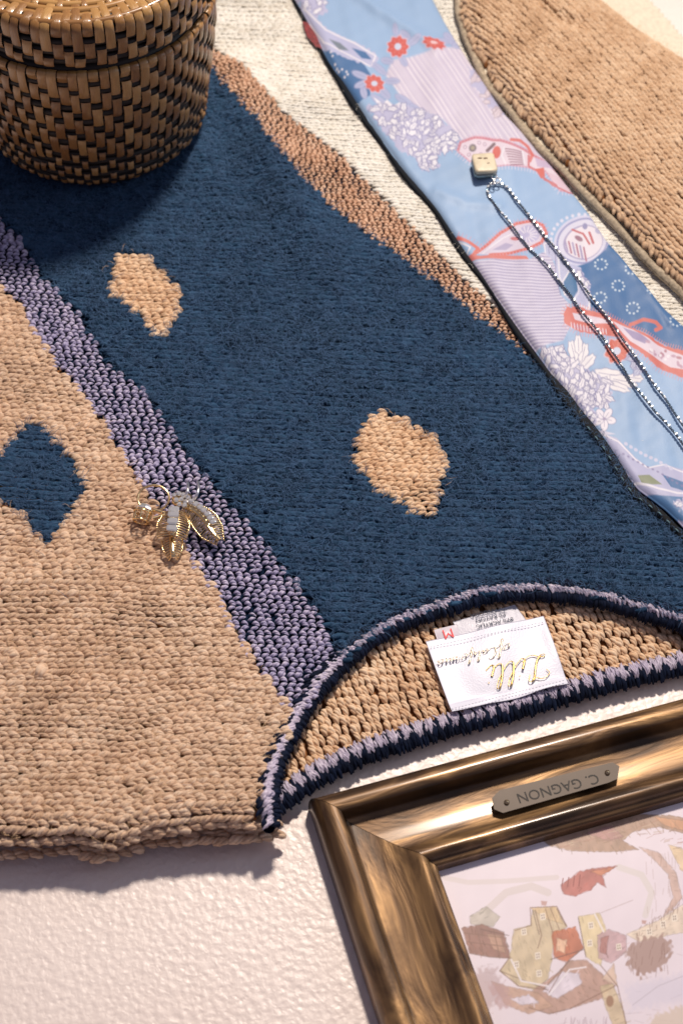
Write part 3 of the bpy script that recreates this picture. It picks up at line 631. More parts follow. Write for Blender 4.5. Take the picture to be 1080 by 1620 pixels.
    p.line([(910, 436), (924, 458), (932, 478), (930, 490), (918, 486)], 3, WHT); p.ell(892, 416, 10, 5, (130, 140, 176), .9); p.bloom([(910, 424), (924, 436), (934, 458), (928, 462), (916, 444)], 8, 12)
    # big red paisley
    up = [(890, 500), (894, 490), (916, 488), (950, 498), (984, 512), (1016, 528), (1050, 548), (1110, 566)]; lo = [(1110, 602), (1076, 598), (1040, 582), (1008, 556), (978, 534), (940, 530), (912, 526), (892, 514)]
    p.poly(up + lo, (216, 112, 104), jag=.8); p.fringe(up, -5, 4, (222, 130, 124)); p.fringe(lo, -6, 4.5, (214, 150, 168)); p.poly([(904, 498), (930, 500), (956, 508), (962, 514), (936, 514), (908, 508)], (226, 212, 230)); p.poly([(902, 514), (930, 520), (960, 526), (940, 528), (908, 522)], (196, 120, 140))
    for k in range(12): p.line([(902 + k * 5, 513 + k * .9), (903 + k * 5, 522 + k * .7)], 1.3, (236, 220, 232))
    p.poly([(968, 510), (1000, 522), (1040, 548), (1110, 578), (1110, 592), (1060, 582), (1024, 560), (996, 540)], (226, 212, 228)); p.poly([(984, 518), (1010, 528), (1026, 542), (1018, 546), (1000, 536)], (160, 146, 190))
    for k in range(16):
        x = 1022 + random.uniform(0, 60); y = 548 + (x - 1022) * .52 + random.uniform(-8, 8); p.ell(x, y, random.uniform(2, 5), 2.2, random.choice([(176, 110, 130), (240, 236, 244), (190, 150, 176)]), random.uniform(0, 3), .9)
    p.line([(996, 514), (1016, 508), (1036, 512), (1044, 520), (1036, 524)], 6, (214, 112, 104))
    # lower bloom
    for x, y, a, b, r in ((906, 556, 16, 7, 1.3), (922, 560, 16, 7, 1.8), (914, 546, 14, 6, 1.5), (930, 572, 14, 7, 2.3), (962, 590, 22, 8, .15), (985, 602, 22, 8, .3), (976, 610, 20, 6, .4), (1004, 598, 12, 6, .1)):
        p.ell(x, y, a + 1.2, b + 1.2, (122, 118, 170), r, .8, 7, .08); p.ell(x, y, a, b, (236, 234, 240), r, 1, 7, .08); p.line([(x - a * .7 * math.cos(r), y - a * .7 * math.sin(r)), (x + a * .7 * math.cos(r), y + a * .7 * math.sin(r))], 1.1, (140, 136, 180), .8)
    p.bloom([(856, 556), (884, 548), (900, 568), (930, 584), (958, 596), (968, 622), (960, 640), (940, 640), (924, 650), (900, 622), (876, 592)], 110, 21, (236, 234, 244), (118, 116, 168), (4, 10))
    p.flower(975, 555, 18, (214, 100, 84)); p.bloom([(990, 562), (1004, 566), (1018, 590), (1004, 590)], 6, 22, (190, 196, 226))
    for k in range(5):
        a = k * 1.2566 + .3; p.ell(956 + 10 * math.cos(a), 659 + 10 * math.sin(a), 9.5, 6.5, (120, 118, 168), a, .8); p.ell(956 + 10 * math.cos(a), 659 + 10 * math.sin(a), 8.5, 5.5, (234, 230, 242), a); p.line([(956, 659), (956 + 12 * math.cos(a), 659 + 12 * math.sin(a))], 1, (122, 118, 168), .7)
    p.ell(956, 659, 2.5, 2.5, (160, 150, 186)); p.bloom([(928, 640), (944, 648), (940, 668), (930, 660)], 8, 23); p.poly([(935, 672), (950, 676), (974, 684), (950, 684)], (214, 212, 234))
    # bottom border scrolls
    p.poly([(955, 682), (975, 690), (1005, 722), (1024, 738), (1060, 738), (1110, 752), (1110, 880), (1060, 840), (1010, 776), (985, 734), (965, 700)], (184, 186, 222)); p.line([(950, 680), (978, 696), (1004, 724), (1024, 740), (1050, 736), (1080, 748), (1110, 760)], 2.2, WHT)
    p.poly([(1008, 752), (1026, 752), (1046, 768), (1030, 768), (1014, 764)], (132, 142, 112)); p.line([(1004, 762), (1040, 774), (1070, 782), (1110, 784)], 3, WHT); p.poly([(1046, 752), (1070, 760), (1100, 772), (1090, 782), (1060, 772)], DRK)
    for k in range(16): p.ell(986 + k * 7.6, 716 + k * 4.5, 2.2, 1.6, (128, 122, 172), .5, .8)
    p.poly([(1010, 778), (1050, 786), (1110, 792), (1110, 900), (1060, 850)], (74, 124, 178)); p.bloom([(1064, 794), (1110, 796), (1110, 830), (1076, 812)], 10, 24); p.bloom([(1072, 822), (1110, 834), (1110, 868), (1080, 842)], 8, 25)
    for k in range(10):
        a = k / 9; p.ell(990 + a * 70, 700 + a * 42, 3.2, 2.6, (206, 208, 236), .6)
    c = p.c * .78; g = c.mean(1, keepdims=True); return g + (c - g) * .92

# ------------------------------------------------------------------ scarf
ZC = .033
SC_L = [(395, -130), (468, -6), (500, 50), (520, 90), (560, 150), (600, 210), (640, 265), (690, 325), (740, 400), (790, 470), (850, 555), (900, 620), (935, 665), (970, 710), (1010, 770), (1050, 800), (1080, 830), (1150, 905)]
SC_R = [(600, -130), (688, 0), (720, 60), (760, 120), (800, 178), (850, 230), (900, 290), (930, 330), (960, 372), (1000, 425), (1050, 484), (1082, 515), (1170, 610)]
nv, nu = 920, 250
Lp = smooth_line(SC_L, nv, 24); Rp = smooth_line(SC_R, nv, 24)
uu = np.linspace(0, 1, nu); PX = Lp[:, None] * (1 - uu)[None, :, None] + Rp[:, None] * uu[None, :, None]
pts = PX.reshape(-1, 2); Wd = UP(pts, ZC).reshape(nv, nu, 3)
wr = .0012 * np.sin((pts[:, 0] * .8 - pts[:, 1] * .35) / 26) * np.exp(-((pts[:, 1] - 300) / 160) ** 2) + .0018 * wob(pts[:, 0], pts[:, 1], .018, 71) + .0009 * wob(pts[:, 0] * 1.3, pts[:, 1] * .6, .06, 72) + .00022 * wob(pts[:, 0], pts[:, 1], .22, 73)
crease = dist_line(pts, [(560, -10), (600, 20), (650, 50), (690, 78)])[0]; wr += .0030 * np.exp(-(crease / 9) ** 2)
crease = dist_line(pts, [(960, 385), (1010, 440), (1060, 515)])[0]; wr += .0012 * np.exp(-(crease / 6) ** 2)
crease = dist_line(pts, [(690, 300), (740, 320), (790, 325)])[0]; wr += .0015 * np.exp(-(crease / 8) ** 2)
Wd[:, :, 2] = ZC + wr.reshape(nv, nu) - .004 * np.exp(-uu[None] / .02) - .004 * np.exp(-(1 - uu[None]) / .015)
nrmp = np.stack([-(Wd[:, 1, 1] - Wd[:, 0, 1]) * 0, (Wd[:, 1, 1] - Wd[:, 0, 1]) * 0], -1)
side = Wd[:, 0, :2] - Wd[:, 6, :2]; side /= np.linalg.norm(side, axis=1, keepdims=True)
# rounded fold on the left edge, turning under
fold = []
for a in np.linspace(0, math.pi, 9)[1:]:
    q = Wd[:, 0].copy(); q[:, :2] += side * .0009 * math.sin(a); q[:, 2] -= .0009 * (1 - math.cos(a)) * .9; fold.append(q)
allv = np.concatenate([np.stack(fold[::-1], 1), Wd], 1); nn = allv.shape[1]
colr = paint_scarf(pts).reshape(nv, nu, 3); colr = np.concatenate([np.repeat(colr[:, :1], 8, 1), colr], 1)
me = mesh_np('scarf_top', allv.reshape(-1, 3), grid_quads(nv, nn)[:, ::-1], col=colr.reshape(-1, 3))
scarf = empty('printed_scarf', tuple(P1(800, 420, Z0))); tag(scarf, 'folded light blue silk scarf printed with paisleys and white blooms, laid across the cream knit', 'scarf')
M['scarf'] = mat_print('printed_silk', .5, .15, .0003)
link('folded_silk', me, M['scarf'], scarf)
# navy layer of the fold below; its near-black colour also holds the scarf's shadow
ul = np.stack([np.interp(np.linspace(0, 1, 200), np.linspace(0, 1, nv), Lp[:, k]) for k in (0, 1)], -1)
T_, N_ = frame_of(ul); 
if N_[100][0] > 0: N_ = -N_
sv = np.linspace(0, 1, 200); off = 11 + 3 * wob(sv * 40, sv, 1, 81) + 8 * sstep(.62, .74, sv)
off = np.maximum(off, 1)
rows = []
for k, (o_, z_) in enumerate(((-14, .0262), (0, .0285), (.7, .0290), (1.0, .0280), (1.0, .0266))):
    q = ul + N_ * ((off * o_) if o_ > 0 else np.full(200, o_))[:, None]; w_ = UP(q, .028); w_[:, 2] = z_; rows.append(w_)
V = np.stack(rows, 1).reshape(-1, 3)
M['scarf_dark'] = mat_flat('shaded_navy_silk', lin((6, 13, 22)), .7, var=.4, scale=60, spec=.2)
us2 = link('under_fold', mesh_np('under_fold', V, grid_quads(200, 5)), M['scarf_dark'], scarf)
A, B = [], []
for k in range(150, 196, 3):
    c = ul[k] + N_[k] * (off[k] * .72); A.append(P1(*(c - T_[k] * 4), .0295)); B.append(P1(*(c + T_[k] * 4), .0295))
v, q, u = strands(A, B, .0006, .0004, 5, 5)
link('hem_stitch', mesh_np('hem_stitch', v, q, u), mat_flat('grey_thread', lin((90, 120, 130)), .6), us2)
# red and beige corner of the print showing under the upper left edge
q = UP([(478, 34), (492, 36), (505, 56), (512, 78), (500, 74), (486, 58)], .029); c0 = q.mean(0)
V = np.concatenate([q, [c0 + (0, 0, .001)]]); Q = np.array([(i, (i + 1) % 6, 6) for i in range(6)])
link('printed_corner', mesh_np('printed_corner', V, Q), mat_flat('dark_red_silk', lin((120, 40, 44)), .6, var=.7, scale=500), scarf)

# ------------------------------------------------------------------ metals
M['gold'] = mat_flat('gold', (0.95, 0.70, 0.38), .22, 1.0, var=.08, scale=200)
M['silver'] = mat_flat('silver', (0.95, 0.95, 0.95), .32, 1.0, var=.05)
M['glint'] = mat_flat('glint_silver', (0.96, 0.96, 0.96), .38, .8, var=.03)
M['steel'] = mat_flat('dark_silver_chain', (0.42, 0.50, 0.54), .16, 1.0, var=.4, scale=900)
def mat_crystal():
    m, t, b = nt_new('clear_crystal'); b.inputs['Base Color'].default_value = (.95, .93, .90, 1); b.inputs['Roughness'].default_value = .03
    b.inputs['IOR'].default_value = 1.7; b.inputs['Transmission Weight'].default_value = .0; b.inputs['Specular IOR Level'].default_value = 1.0
    b.inputs['Metallic'].default_value = .7; return m
M['crystal'] = mat_crystal()

# necklace
neckl = empty('chain_necklace', tuple(P1(790, 290, ZC))); tag(neckl, 'twisted dark silver chain necklace with a cream stone pendant lying on the blue scarf', 'necklace')
CL = [(783, 290), (777, 289), (772, 292), (770.5, 299), (773, 308), (781, 318.5), (792, 333), (804, 346), (821, 370), (840, 394), (869, 425), (889, 452), (915, 488), (935.5, 511), (960, 544), (973, 562), (995.5, 598), (1009, 615.5), (1035.5, 649), (1047, 661), (1080, 702), (1150, 790)]
CR = [(781, 289), (787, 288), (796, 290), (805.5, 298), (815, 311), (830, 330), (852, 359), (884, 399), (903, 425), (925, 459), (947, 487), (960, 504.5), (978, 529), (993, 549), (1009, 571), (1033, 604.5), (1051, 629), (1069, 655.5), (1080, 672), (1150, 770)]
def scarf_z(px):
    return ZC + .0016 * wob(px[:, 0], px[:, 1], .018, 71)
for C_ in (CL, CR):
    q = smooth_line(C_, 700, 3); q = q + np.c_[wob(q[:, 1], q[:, 0], .09, 3 + len(C_)), wob(q[:, 0], q[:, 1], .07, 4)] * .9 * np.clip((np.arange(700)[:, None] - 60) / 80, 0, 1); base = UP(q, ZC + .0035); base[:, 2] = scarf_z(q) + .0032
    T, Nn_ = frame_of(base[:, :2]); parts = []
    s = np.r_[0, np.cumsum(np.linalg.norm(np.diff(base, axis=0), axis=1))]
    for ph in (0, math.pi):
        an = s / .0058 * 2 * math.pi + ph; pth = base.copy(); pth[:, :2] += Nn_ * (.0006 * np.cos(an))[:, None]; pth[:, 2] += .0006 * np.sin(an)
        parts.append(tube(pth, .00062, 4, twist=.0))
    v, q_, u = merge(parts); ch = link('chain', mesh_np('chain', v, q_, smooth=False), M['steel'], neckl); fac = []
    for k in range(6, 690, 9):
        if random.random() < .45: continue
        a_ = random.uniform(0, 3); fac.append(box_np(base[k] + (0, 0, .0009), (math.cos(a_) * .0011, math.sin(a_) * .0011, .0003), (-math.sin(a_) * .0006, math.cos(a_) * .0006, 0), (0, 0, .0004), .3))
    v, q_, u = merge(fac); tag(link('glint_flecks', mesh_np('glint_flecks', v, q_, smooth=False), M['glint'], ch), kind='stuff')  # pale flecks added to stand for glints along the chain
# pendant
pc = P1(766, 258, .044); ex = UP([(784, 262)], .044)[0] - pc; e1 = np.array([.0092, .0016, 0]); e2 = np.array([-.0018, .0106, 0]); 
pend = link('pendant', mesh_np('pendant', *box_np(pc + (0, 0, -.0005), e1, e2, (0, 0, .0018), .18)[:2]), mat_flat('cream_stone', lin((208, 196, 170)), .4, var=.12, scale=150, bmp=.0006), neckl)
link('pendant_mount', mesh_np('pendant_mount', *box_np(pc + (0, 0, -.0050), e1 * 1.02, e2 * 1.02, (0, 0, .0028), .25)[:2]), mat_flat('dark_metal_mount', (0.25, .30, .30), .3, 1.0), neckl)
ink = mat_flat('brown_ink', lin((110, 84, 66)), .6)
for dx, dy, s in ((-.35, .45, 1.0), (.15, .40, 1.0), (.30, -.15, .6)):
    c = pc + e1 * dx + e2 * dy + (0, 0, .00125); v = box_np(c, e1 * .20 * s, e2 * .09 * s, (0, 0, .00035), .6)
    link('carved_mark', mesh_np('carved_mark', *v[:2]), ink, pend)
for k, (x, y, r_) in enumerate(((781, 279, 4.5), (786, 286, 5.0), (779, 290, 4.0))):
    c = P1(x, y, ZC + .006); th = np.linspace(0, 6.283, 25)[:-1]; rr_ = r_ / 2000
    pth = np.stack([c[0] + rr_ * np.cos(th), c[1] + rr_ * np.sin(th), c[2] + .0012 * np.sin(th + k)], -1)
    v, q_, u = tube(pth, .00055, 8, closed=True); link('jump_ring', mesh_np('jump_ring', v, q_), M['silver'], neckl)

# ------------------------------------------------------------------ ring and brooch on the knit
def PZ(x, y, dz): 
    p = P1(x, y, Z0 + .004 + dz); return p
ZJ = Z0 + .006
ringo = empty('crystal_ring', tuple(P1(242, 800, Z0))); tag(ringo, 'thin gold ring with a claw set crystal, left of the brooch on the tan knit', 'ring')
c = P1(243, 788, ZJ + .006); th = np.linspace(0, 6.283, 65)[:-1]
pth = np.stack([c[0] + .0112 * np.cos(th), c[1] + .0098 * np.sin(th), c[2] + .0022 * np.sin(th)], -1)
v, q_, u = tube(pth, .00085, 10, closed=True); link('band', mesh_np('band', v, q_), M['gold'], ringo)
sc = P1(228, 806, ZJ + .006); ax = np.array([-.15, -1.0, -.25]); ax /= np.linalg.norm(ax); sx = np.cross(ax, (0, 0, 1)); sx /= np.linalg.norm(sx); sz = np.cross(sx, ax)
for k in range(8):
    a = k * 6.283 / 8; d = sx * math.cos(a) + sz * math.sin(a)
    pth = np.array([sc + d * .0062 + ax * t for t in np.linspace(.001, .0095, 6)]) - np.outer(np.linspace(0, 1, 6) ** 2, d) * .0006
    v, q_, u = tube(pth, .0006, 6); link('claw', mesh_np('claw', v, q_), M['gold'], ringo)
for h in (.0025, .009):
    th = np.linspace(0, 6.283, 33)[:-1]; pth = np.array([sc + ax * h + (sx * math.cos(a) + sz * math.sin(a)) * (.0064 if h < .005 else .0056) for a in th])
    v, q_, u = tube(pth, .0007, 8, closed=True); link('setting_ring', mesh_np('setting_ring', v, q_), M['gold'], ringo)
def gem(c, ax_, r, h, parent, n=8, name='crystal'):
    ax_ = np.asarray(ax_, float); ax_ /= np.linalg.norm(ax_); s = np.cross(ax_, (0.3, .2, .9)); s /= np.linalg.norm(s); t = np.cross(ax_, s)
    V = []; 
    for hh, rr in ((h * .5, r * .6), (h * .15, r), (-h * .05, r), (-h * .5, r * .35)):
        for k in range(n): a = k * 6.283 / n; V.append(c + ax_ * hh + (s * math.cos(a) + t * math.sin(a)) * rr)
    V += [c + ax_ * h * .5, c - ax_ * h * .6]
    Fc = [(l * n + i, l * n + (i + 1) % n, (l + 1) * n + (i + 1) % n) for l in range(3) for i in range(n)] + [(l * n + i, (l + 1) * n + (i + 1) % n, (l + 1) * n + i) for l in range(3) for i in range(n)]
    Fc += [(4 * n, (i + 1) % n, i) for i in range(n)] + [(4 * n + 1, 3 * n + i, 3 * n + (i + 1) % n) for i in range(n)]
    return link(name, mesh_np(name, np.array(V), np.array(Fc), smooth=False), M['crystal'], parent)
gem(sc + ax * .000, -ax, .0060, .007, ringo)

br = empty('bow_brooch', tuple(P1(290, 830, Z0))); tag(br, 'gold ribbed bow shaped brooch set with baguette crystals, pinned where tan meets lilac', 'brooch')
def ribbed(path, widths, n, zc, thick=.0028, rr=.0005, crys=None):
    """curved ribbed ribbon: thin gold bars across a bent spine"""
    q = smooth_line(path, n, 1); c3 = np.array([P1(x, y, zc + thick * math.sin(math.pi * i / (n - 1)) ) for i, (x, y) in enumerate(q)]); T, Nv = frame_of(c3[:, :2])
    for i in range(n):
        wv = np.interp(i / (n - 1), np.linspace(0, 1, len(widths)), widths) / 2150 / 2
        t = np.linspace(-1, 1, 9); pth = np.stack([c3[i, 0] + Nv[i, 0] * wv * t + T[i, 0] * .0012 * t * t, c3[i, 1] + Nv[i, 1] * wv * t + T[i, 1] * .0012 * t * t, c3[i, 2] - .0032 * t * t], -1)
        v, q_, u = tube(pth, rr, 7); link('rib', mesh_np('rib', v, q_), M['gold'], br)
    wv_ = np.interp(np.linspace(0, 1, n), np.linspace(0, 1, len(widths)), widths) / 2150 / 2
    for sg in (-1, 1):
        ed = c3 + np.c_[Nv * (sg * wv_)[:, None], np.full(n, -.0030)]; v, q_, u = tube(resample(ed, n * 3), .00062 + .00022 * np.cos(np.arange(n * 3) * 2.1), 7); link('beaded_edge', mesh_np('beaded_edge', v, q_), M['gold'], br)
    v, q_, u = tube(c3 + (0, 0, -.0008), .0020, 10); link('spine', mesh_np('spine', v, q_), M['gold'], br)
    return c3, T, Nv
def baguette(c, T, half, wd, tall=.0016):
    T3 = np.array([T[0], T[1], 0]); N3 = np.array([-T[1], T[0], 0]); v = box_np(c, T3 * half, N3 * wd, (0, 0, tall), .35); link('crystal', mesh_np('crystal', v[0], v[1], smooth=False), M['crystal'], br)
# middle leaf
c3, T, Nv = ribbed([(276, 806), (274, 826), (272, 846)], (30, 50, 44), 12, ZJ + .008)
for k in range(4): i = 1 + int(k * 2.8); baguette(c3[i] + (0, 0, .0022), T[i], .0026, .0038)
c3, T, Nv = ribbed([(272, 850), (273, 866), (274, 880)], (32, 30, 14), 9, ZJ + .003)
v = box_np(c3[5] + (0, 0, .0022), np.r_[T[5], 0] * .0055, np.r_[Nv[5], 0] * .0014, (0, 0, .0008), .4); link('polished_bar', mesh_np('polished_bar', *v[:2]), M['gold'], br)
# right wing
c3, T, Nv = ribbed([(292, 800), (308, 806), (322, 818), (334, 836), (347, 853)], (22, 34, 42, 38, 16), 22, ZJ + .006)
for k in range(7): i = 2 + int(k * 2.0); baguette(c3[i] + np.r_[Nv[i] * .003 * (1 if Nv[i][1] > 0 else -1), .0024], T[i], .0017, .0022)
i = 17; v = box_np(c3[i] + np.r_[-Nv[i] * .0015 * (1 if Nv[i][1] > 0 else -1), .0020], np.r_[T[i], -.1] * .0075, np.r_[Nv[i], 0] * .0013, (0, 0, .0008), .4); link('polished_bar', mesh_np('polished_bar', *v[:2]), M['gold'], br)
# knot with small crystals
for x, y in ((276, 784), (283, 781), (290, 783), (297, 787), (279, 791), (287, 790), (294, 794), (302, 793), (284, 798), (292, 800)):
    gem(P1(x, y, ZJ + .010 + random.uniform(-.001, .001)), (random.uniform(-.3, .3), random.uniform(-.3, .3), 1), .0021, .003, br, 6)
v = box_np(P1(288, 790, ZJ + .006), (.007, 0, 0), (0, .0055, 0), (0, 0, .003), .4); link('knot_plate', mesh_np('knot_plate', *v[:2]), M['gold'], br)
for pa in ([(243, 806), (262, 812)], [(243, 820), (262, 814)]):
    pth = np.array([P1(*p, ZJ + .006) for p in pa]); v, q_, u = tube(resample(pth, 6), .0012, 10); link('pin_arm', mesh_np('pin_arm', v, q_), M['gold'], br)
for pa in ([(297, 764), (298, 772), (296, 780), (291, 787)], [(313, 762), (315, 772), (312, 783), (306, 791)]):
    q = smooth_line(pa, 12, 2); h = np.sin(np.linspace(0, 1, 12) * math.pi) * .005 + ZJ + .010; pth = np.array([P1(x, y, z) for (x, y), z in zip(q, h)])
    v, q_, u = tube(pth, .0011, 10); link('wire_loop', mesh_np('wire_loop', v, q_), M['silver'], br)

# ------------------------------------------------------------------ woven label and tags (sewn to the sweater)
def quad_sheet(name, c4, z, nu_, nv_, mat, parent, curl=.0, base=(222, 222, 236), paint=None, wav=.0006, seed=0):
    c4 = np.asarray(c4, float); s, t = np.meshgrid(np.linspace(0, 1, nu_), np.linspace(0, 1, nv_), indexing='ij')
    px = (c4[0] * ((1 - s) * (1 - t))[..., None] + c4[1] * (s * (1 - t))[..., None] + c4[2] * (s * t)[..., None] + c4[3] * ((1 - s) * t)[..., None])
    flat_ = px.reshape(-1, 2)
    if curl: flat_ = flat_ + np.stack([0 * s, curl * 6000 * (np.sin(s * 3.1) * 0.25 + .12 * np.sin(s * 14)) * (t > .99)], -1).reshape(-1, 2)
    wv = UP(flat_, z); wv[:, 2] = z + (.0016 * np.exp(-((1 - s.ravel()) / .07) ** 2) * np.sin(t.ravel() * 3.1) + .0012 * np.exp(-((1 - t.ravel()) / .08) ** 2) * (1 + np.sin(s.ravel() * 9)) if wav > .0005 else 0) + wav * (wob(flat_[:, 0], flat_[:, 1], .05, seed) + 1) + .0016 * np.sin(s.ravel() * math.pi) * np.sin(t.ravel() * math.pi)
    pc_ = Paint(flat_, base)
    if paint: paint(pc_)
    top = wv; botm = wv - (0, 0, .0005); n_ = len(top); Q = grid_quads(nu_, nv_); idx = np.arange(n_).reshape(nu_, nv_); rim_ = np.r_[idx[:, 0], idx[-1, 1:], idx[-2::-1, -1], idx[0, -2:0:-1]]
    r2 = np.roll(rim_, -1); side_ = np.stack([rim_, r2, r2 + n_, rim_ + n_], -1)
    return link(name, mesh_np(name, np.concatenate([top, botm]), np.concatenate([Q, Q[:, ::-1] + n_, side_]), col=np.concatenate([pc_.c, pc_.c])), mat, parent)
M['satin'] = mat_print('white_satin', .38, .2, .0003)
def lab_paint(p):
    p.line([(676, 1030), (863, 988)], 1.0, (150, 150, 180), .7); p.line([(711, 1118), (892, 1071)], 1.0, (160, 160, 190), .6)
LAB = [(673, 1016), (859, 975), (897, 1083), (714, 1129)]
ZL = ZB + .0062
lab = quad_sheet('woven_label', LAB, ZL, 120, 80, M['satin'], sweater, curl=.0012, paint=lab_paint, seed=4, wav=.0009)
care = quad_sheet('care_tag', [(716, 984), (814, 957), (838, 990), (734, 1018)], ZL - .002, 60, 30, M['satin'], sweater, base=(206, 204, 216), seed=5, wav=.0003)
size = quad_sheet('size_tag', [(686, 997), (722, 988), (730, 1016), (694, 1022)], ZL - .0012, 30, 30, M['satin'], sweater, base=(214, 206, 216), seed=6, wav=.0003)
sts = []
for (a_, b_, n_) in (((679, 1024), (860, 984), 34), ((713, 1122), (893, 1076), 34)):
    for k in range(n_):
        f = (k + .2) / n_; g_ = f + .55 / n_; mid = math.sin(f * math.pi) * .0012
        zz = ZL + .0022 + mid * .6 + (.0014 * (1 + math.sin(f * 9)) if a_[1] > 1100 else 0); sts.append((P1(a_[0] + (b_[0] - a_[0]) * f, a_[1] + (b_[1] - a_[1]) * f, zz), P1(a_[0] + (b_[0] - a_[0]) * g_, a_[1] + (b_[1] - a_[1]) * g_, zz)))
v, q, u = strands([a for a, b in sts], [b for a, b in sts], .00028, .0002, 5, 5)
tag(link('sewing_stitches', mesh_np('sewing_stitches', v, q, u), mat_flat('white_thread', lin((205, 205, 222)), .6), lab), kind='stuff')
def text_mesh(txt, mat, name, parent, org, ex, ey, size, lift, skew=0.0, extr=.00012, bold=0.0):
    """flat lettering; org = world start, ex/ey = reading and up directions"""
    cu = bpy.data.curves.new(name, 'FONT'); cu.body = txt; cu.size = 1.0; cu.offset = bold; cu.align_x = 'CENTER'; cu.align_y = 'CENTER'; cu.resolution_u = 3
    o = bpy.data.objects.new(name, cu); COL.objects.link(o); bpy.context.view_layer.update()
    me = bpy.data.meshes.new_from_object(o); bpy.data.objects.remove(o)
    co = np.zeros(len(me.vertices) * 3); me.vertices.foreach_get('co', co); co = co.reshape(-1, 3)
    wv = np.asarray(org) + np.outer(co[:, 0] * size + co[:, 1] * skew * size, ex) + np.outer(co[:, 1] * size, ey); wv[:, 2] += lift
    me.vertices.foreach_set('co', wv.ravel()); me.update(); me.materials.clear()
    return link(name, me, mat, parent)
def axes_from(a, b, z):
    A_, B_ = P1(*a, z), P1(*b, z); ex_ = B_ - A_; ex_ /= np.linalg.norm(ex_); return ex_, np.array([-ex_[1], ex_[0], 0.0])
ex, ey = axes_from((859, 975), (673, 1016), ZL)
blk = mat_flat('black_print', lin((34, 44, 70)), .7); redm = mat_flat('red_print', lin((226, 70, 72)), .6)
for i, (s_, x, y) in enumerate((('89% ACRYLIC', 782, 985.5), ('4% RAYON', 776, 977), ('7% ANGORA', 772, 968.5))):
    text_mesh(s_, blk, 'lettering', care, P1(x, y, ZL), ex, ey, .0046, .0005)
text_mesh('M', redm, 'lettering', size, P1(708, 1003, ZL), ex, ey, .0105, .0012)
# handwriting in metallic thread: strokes in letter units, x along the reading direction, y up
M['thread'] = mat_flat('gold_thread', (0.58, 0.40, 0.15), .3, .9, var=.5, scale=1500); M['thread2'] = mat_flat('pale_gold_thread', (0.62, 0.54, 0.42), .35, .8, var=.5, scale=1500)
def script(strokes, org, ex, ey, sc_, rad, mat, name='lettering', slant=.35):
    parts = []
    for st in strokes:
        st = np.array(st, float); q = st if len(st) < 3 else smooth_line(st, max(12, len(st) * 6), 4)
        q = q if len(q) > 3 else resample(q, 8)
        T = np.gradient(q, axis=0); down = np.clip(-T[:, 1] / (np.linalg.norm(T, axis=1) + 1e-9), 0, 1)
        w3 = np.asarray(org) + np.outer((q[:, 0] + slant * q[:, 1]) * sc_, ex) + np.outer(q[:, 1] * sc_, ey)
        parts.append(tube(w3, rad * (.6 + 1.0 * down ** 2), 6))
    v, q_, u = merge(parts); return link(name, mesh_np(name, v, q_), mat, lab)
big = [[(-.35, 1.15), (-.6, 1.45), (-.3, 1.75), (.1, 1.7), (.35, 1.55), (.45, 1.7)], [(.75, 1.3), (.85, 1.7), (.6, 1.85), (.42, 1.5), (.40, 1.0), (.30, .4), (.05, .05), (-.25, .05), (-.2, .28), (.15, .2), (.6, -.05), (1.0, .0), (1.25, .35)],
       [(1.25, .8), (1.1, .2), (1.3, 0), (1.65, .35)], [(1.42, 1.2), (1.45, 1.28)],
       [(1.65, .35), (2.1, 1.2), (2.2, 1.8), (2.0, 1.85), (1.85, 1.1), (1.85, .2), (2.1, 0), (2.4, .35)],
       [(2.4, .35), (2.85, 1.2), (2.95, 1.8), (2.75, 1.85), (2.6, 1.1), (2.6, .2), (2.85, 0), (3.2, .35)],
       [(3.3, .85), (3.15, .2), (3.35, 0), (3.7, .35)], [(3.47, 1.2), (3.5, 1.28)]]
ex2, ey2 = axes_from((859, 1040), (700, 1074), ZL + .002)
zt_ = ZL + .0032
script(big, P1(856, 1034, zt_), ex2, ey2, .0108, .00050, M['thread'])
def letters(word):
    G = {'o': ([[(.5, .6), (.1, .5), (.05, .1), (.4, 0), (.6, .4), (.5, .6), (.8, .55)]], .8), 'f': ([[(-.1, .2), (.4, 1.1), (.45, 1.5), (.25, 1.4), (.1, .3), (-.1, -.6), (.1, -.6), (.2, .1), (.6, .3)]], .6),
         'C': ([[(.9, 1.2), (.8, 1.5), (.4, 1.4), (.05, .7), (.2, .05), (.7, .05), (1.0, .3)]], 1.0), 'a': ([[(.6, .6), (.2, .55), (.05, .15), (.3, 0), (.6, .5), (.6, .1), (.9, .2)]], .9),
         'l': ([[(0, .2), (.4, 1.1), (.4, 1.5), (.2, 1.3), (.15, .2), (.35, 0), (.6, .25)]], .55), 'i': ([[(0, .2), (.2, .6), (.2, .1), (.4, 0), (.6, .25)], [(.3, .95), (.32, 1.0)]], .55),
         'r': ([[(0, .2), (.2, .65), (.45, .55), (.4, .1), (.7, .2)]], .65), 'n': ([[(0, .2), (.15, .6), (.1, 0), (.4, .6), (.55, .5), (.5, .1), (.8, .2)]], .8)}
    out, x = [], 0
    for ch in word:
        if ch == ' ': x += .5; continue
        s_, adv = G[ch]; out += [[(x + a_, b_) for a_, b_ in st] for st in s_]; x += adv
    return out
ex3, ey3 = axes_from((810, 1014), (700, 1040), ZL + .002)
script(letters('of'), P1(806, 1016, zt_), ex3, ey3, .0072, .00036, M['thread2']); script(letters('California'), P1(785, 1022, zt_), ex3, ey3, .0060, .00034, M['thread2'])

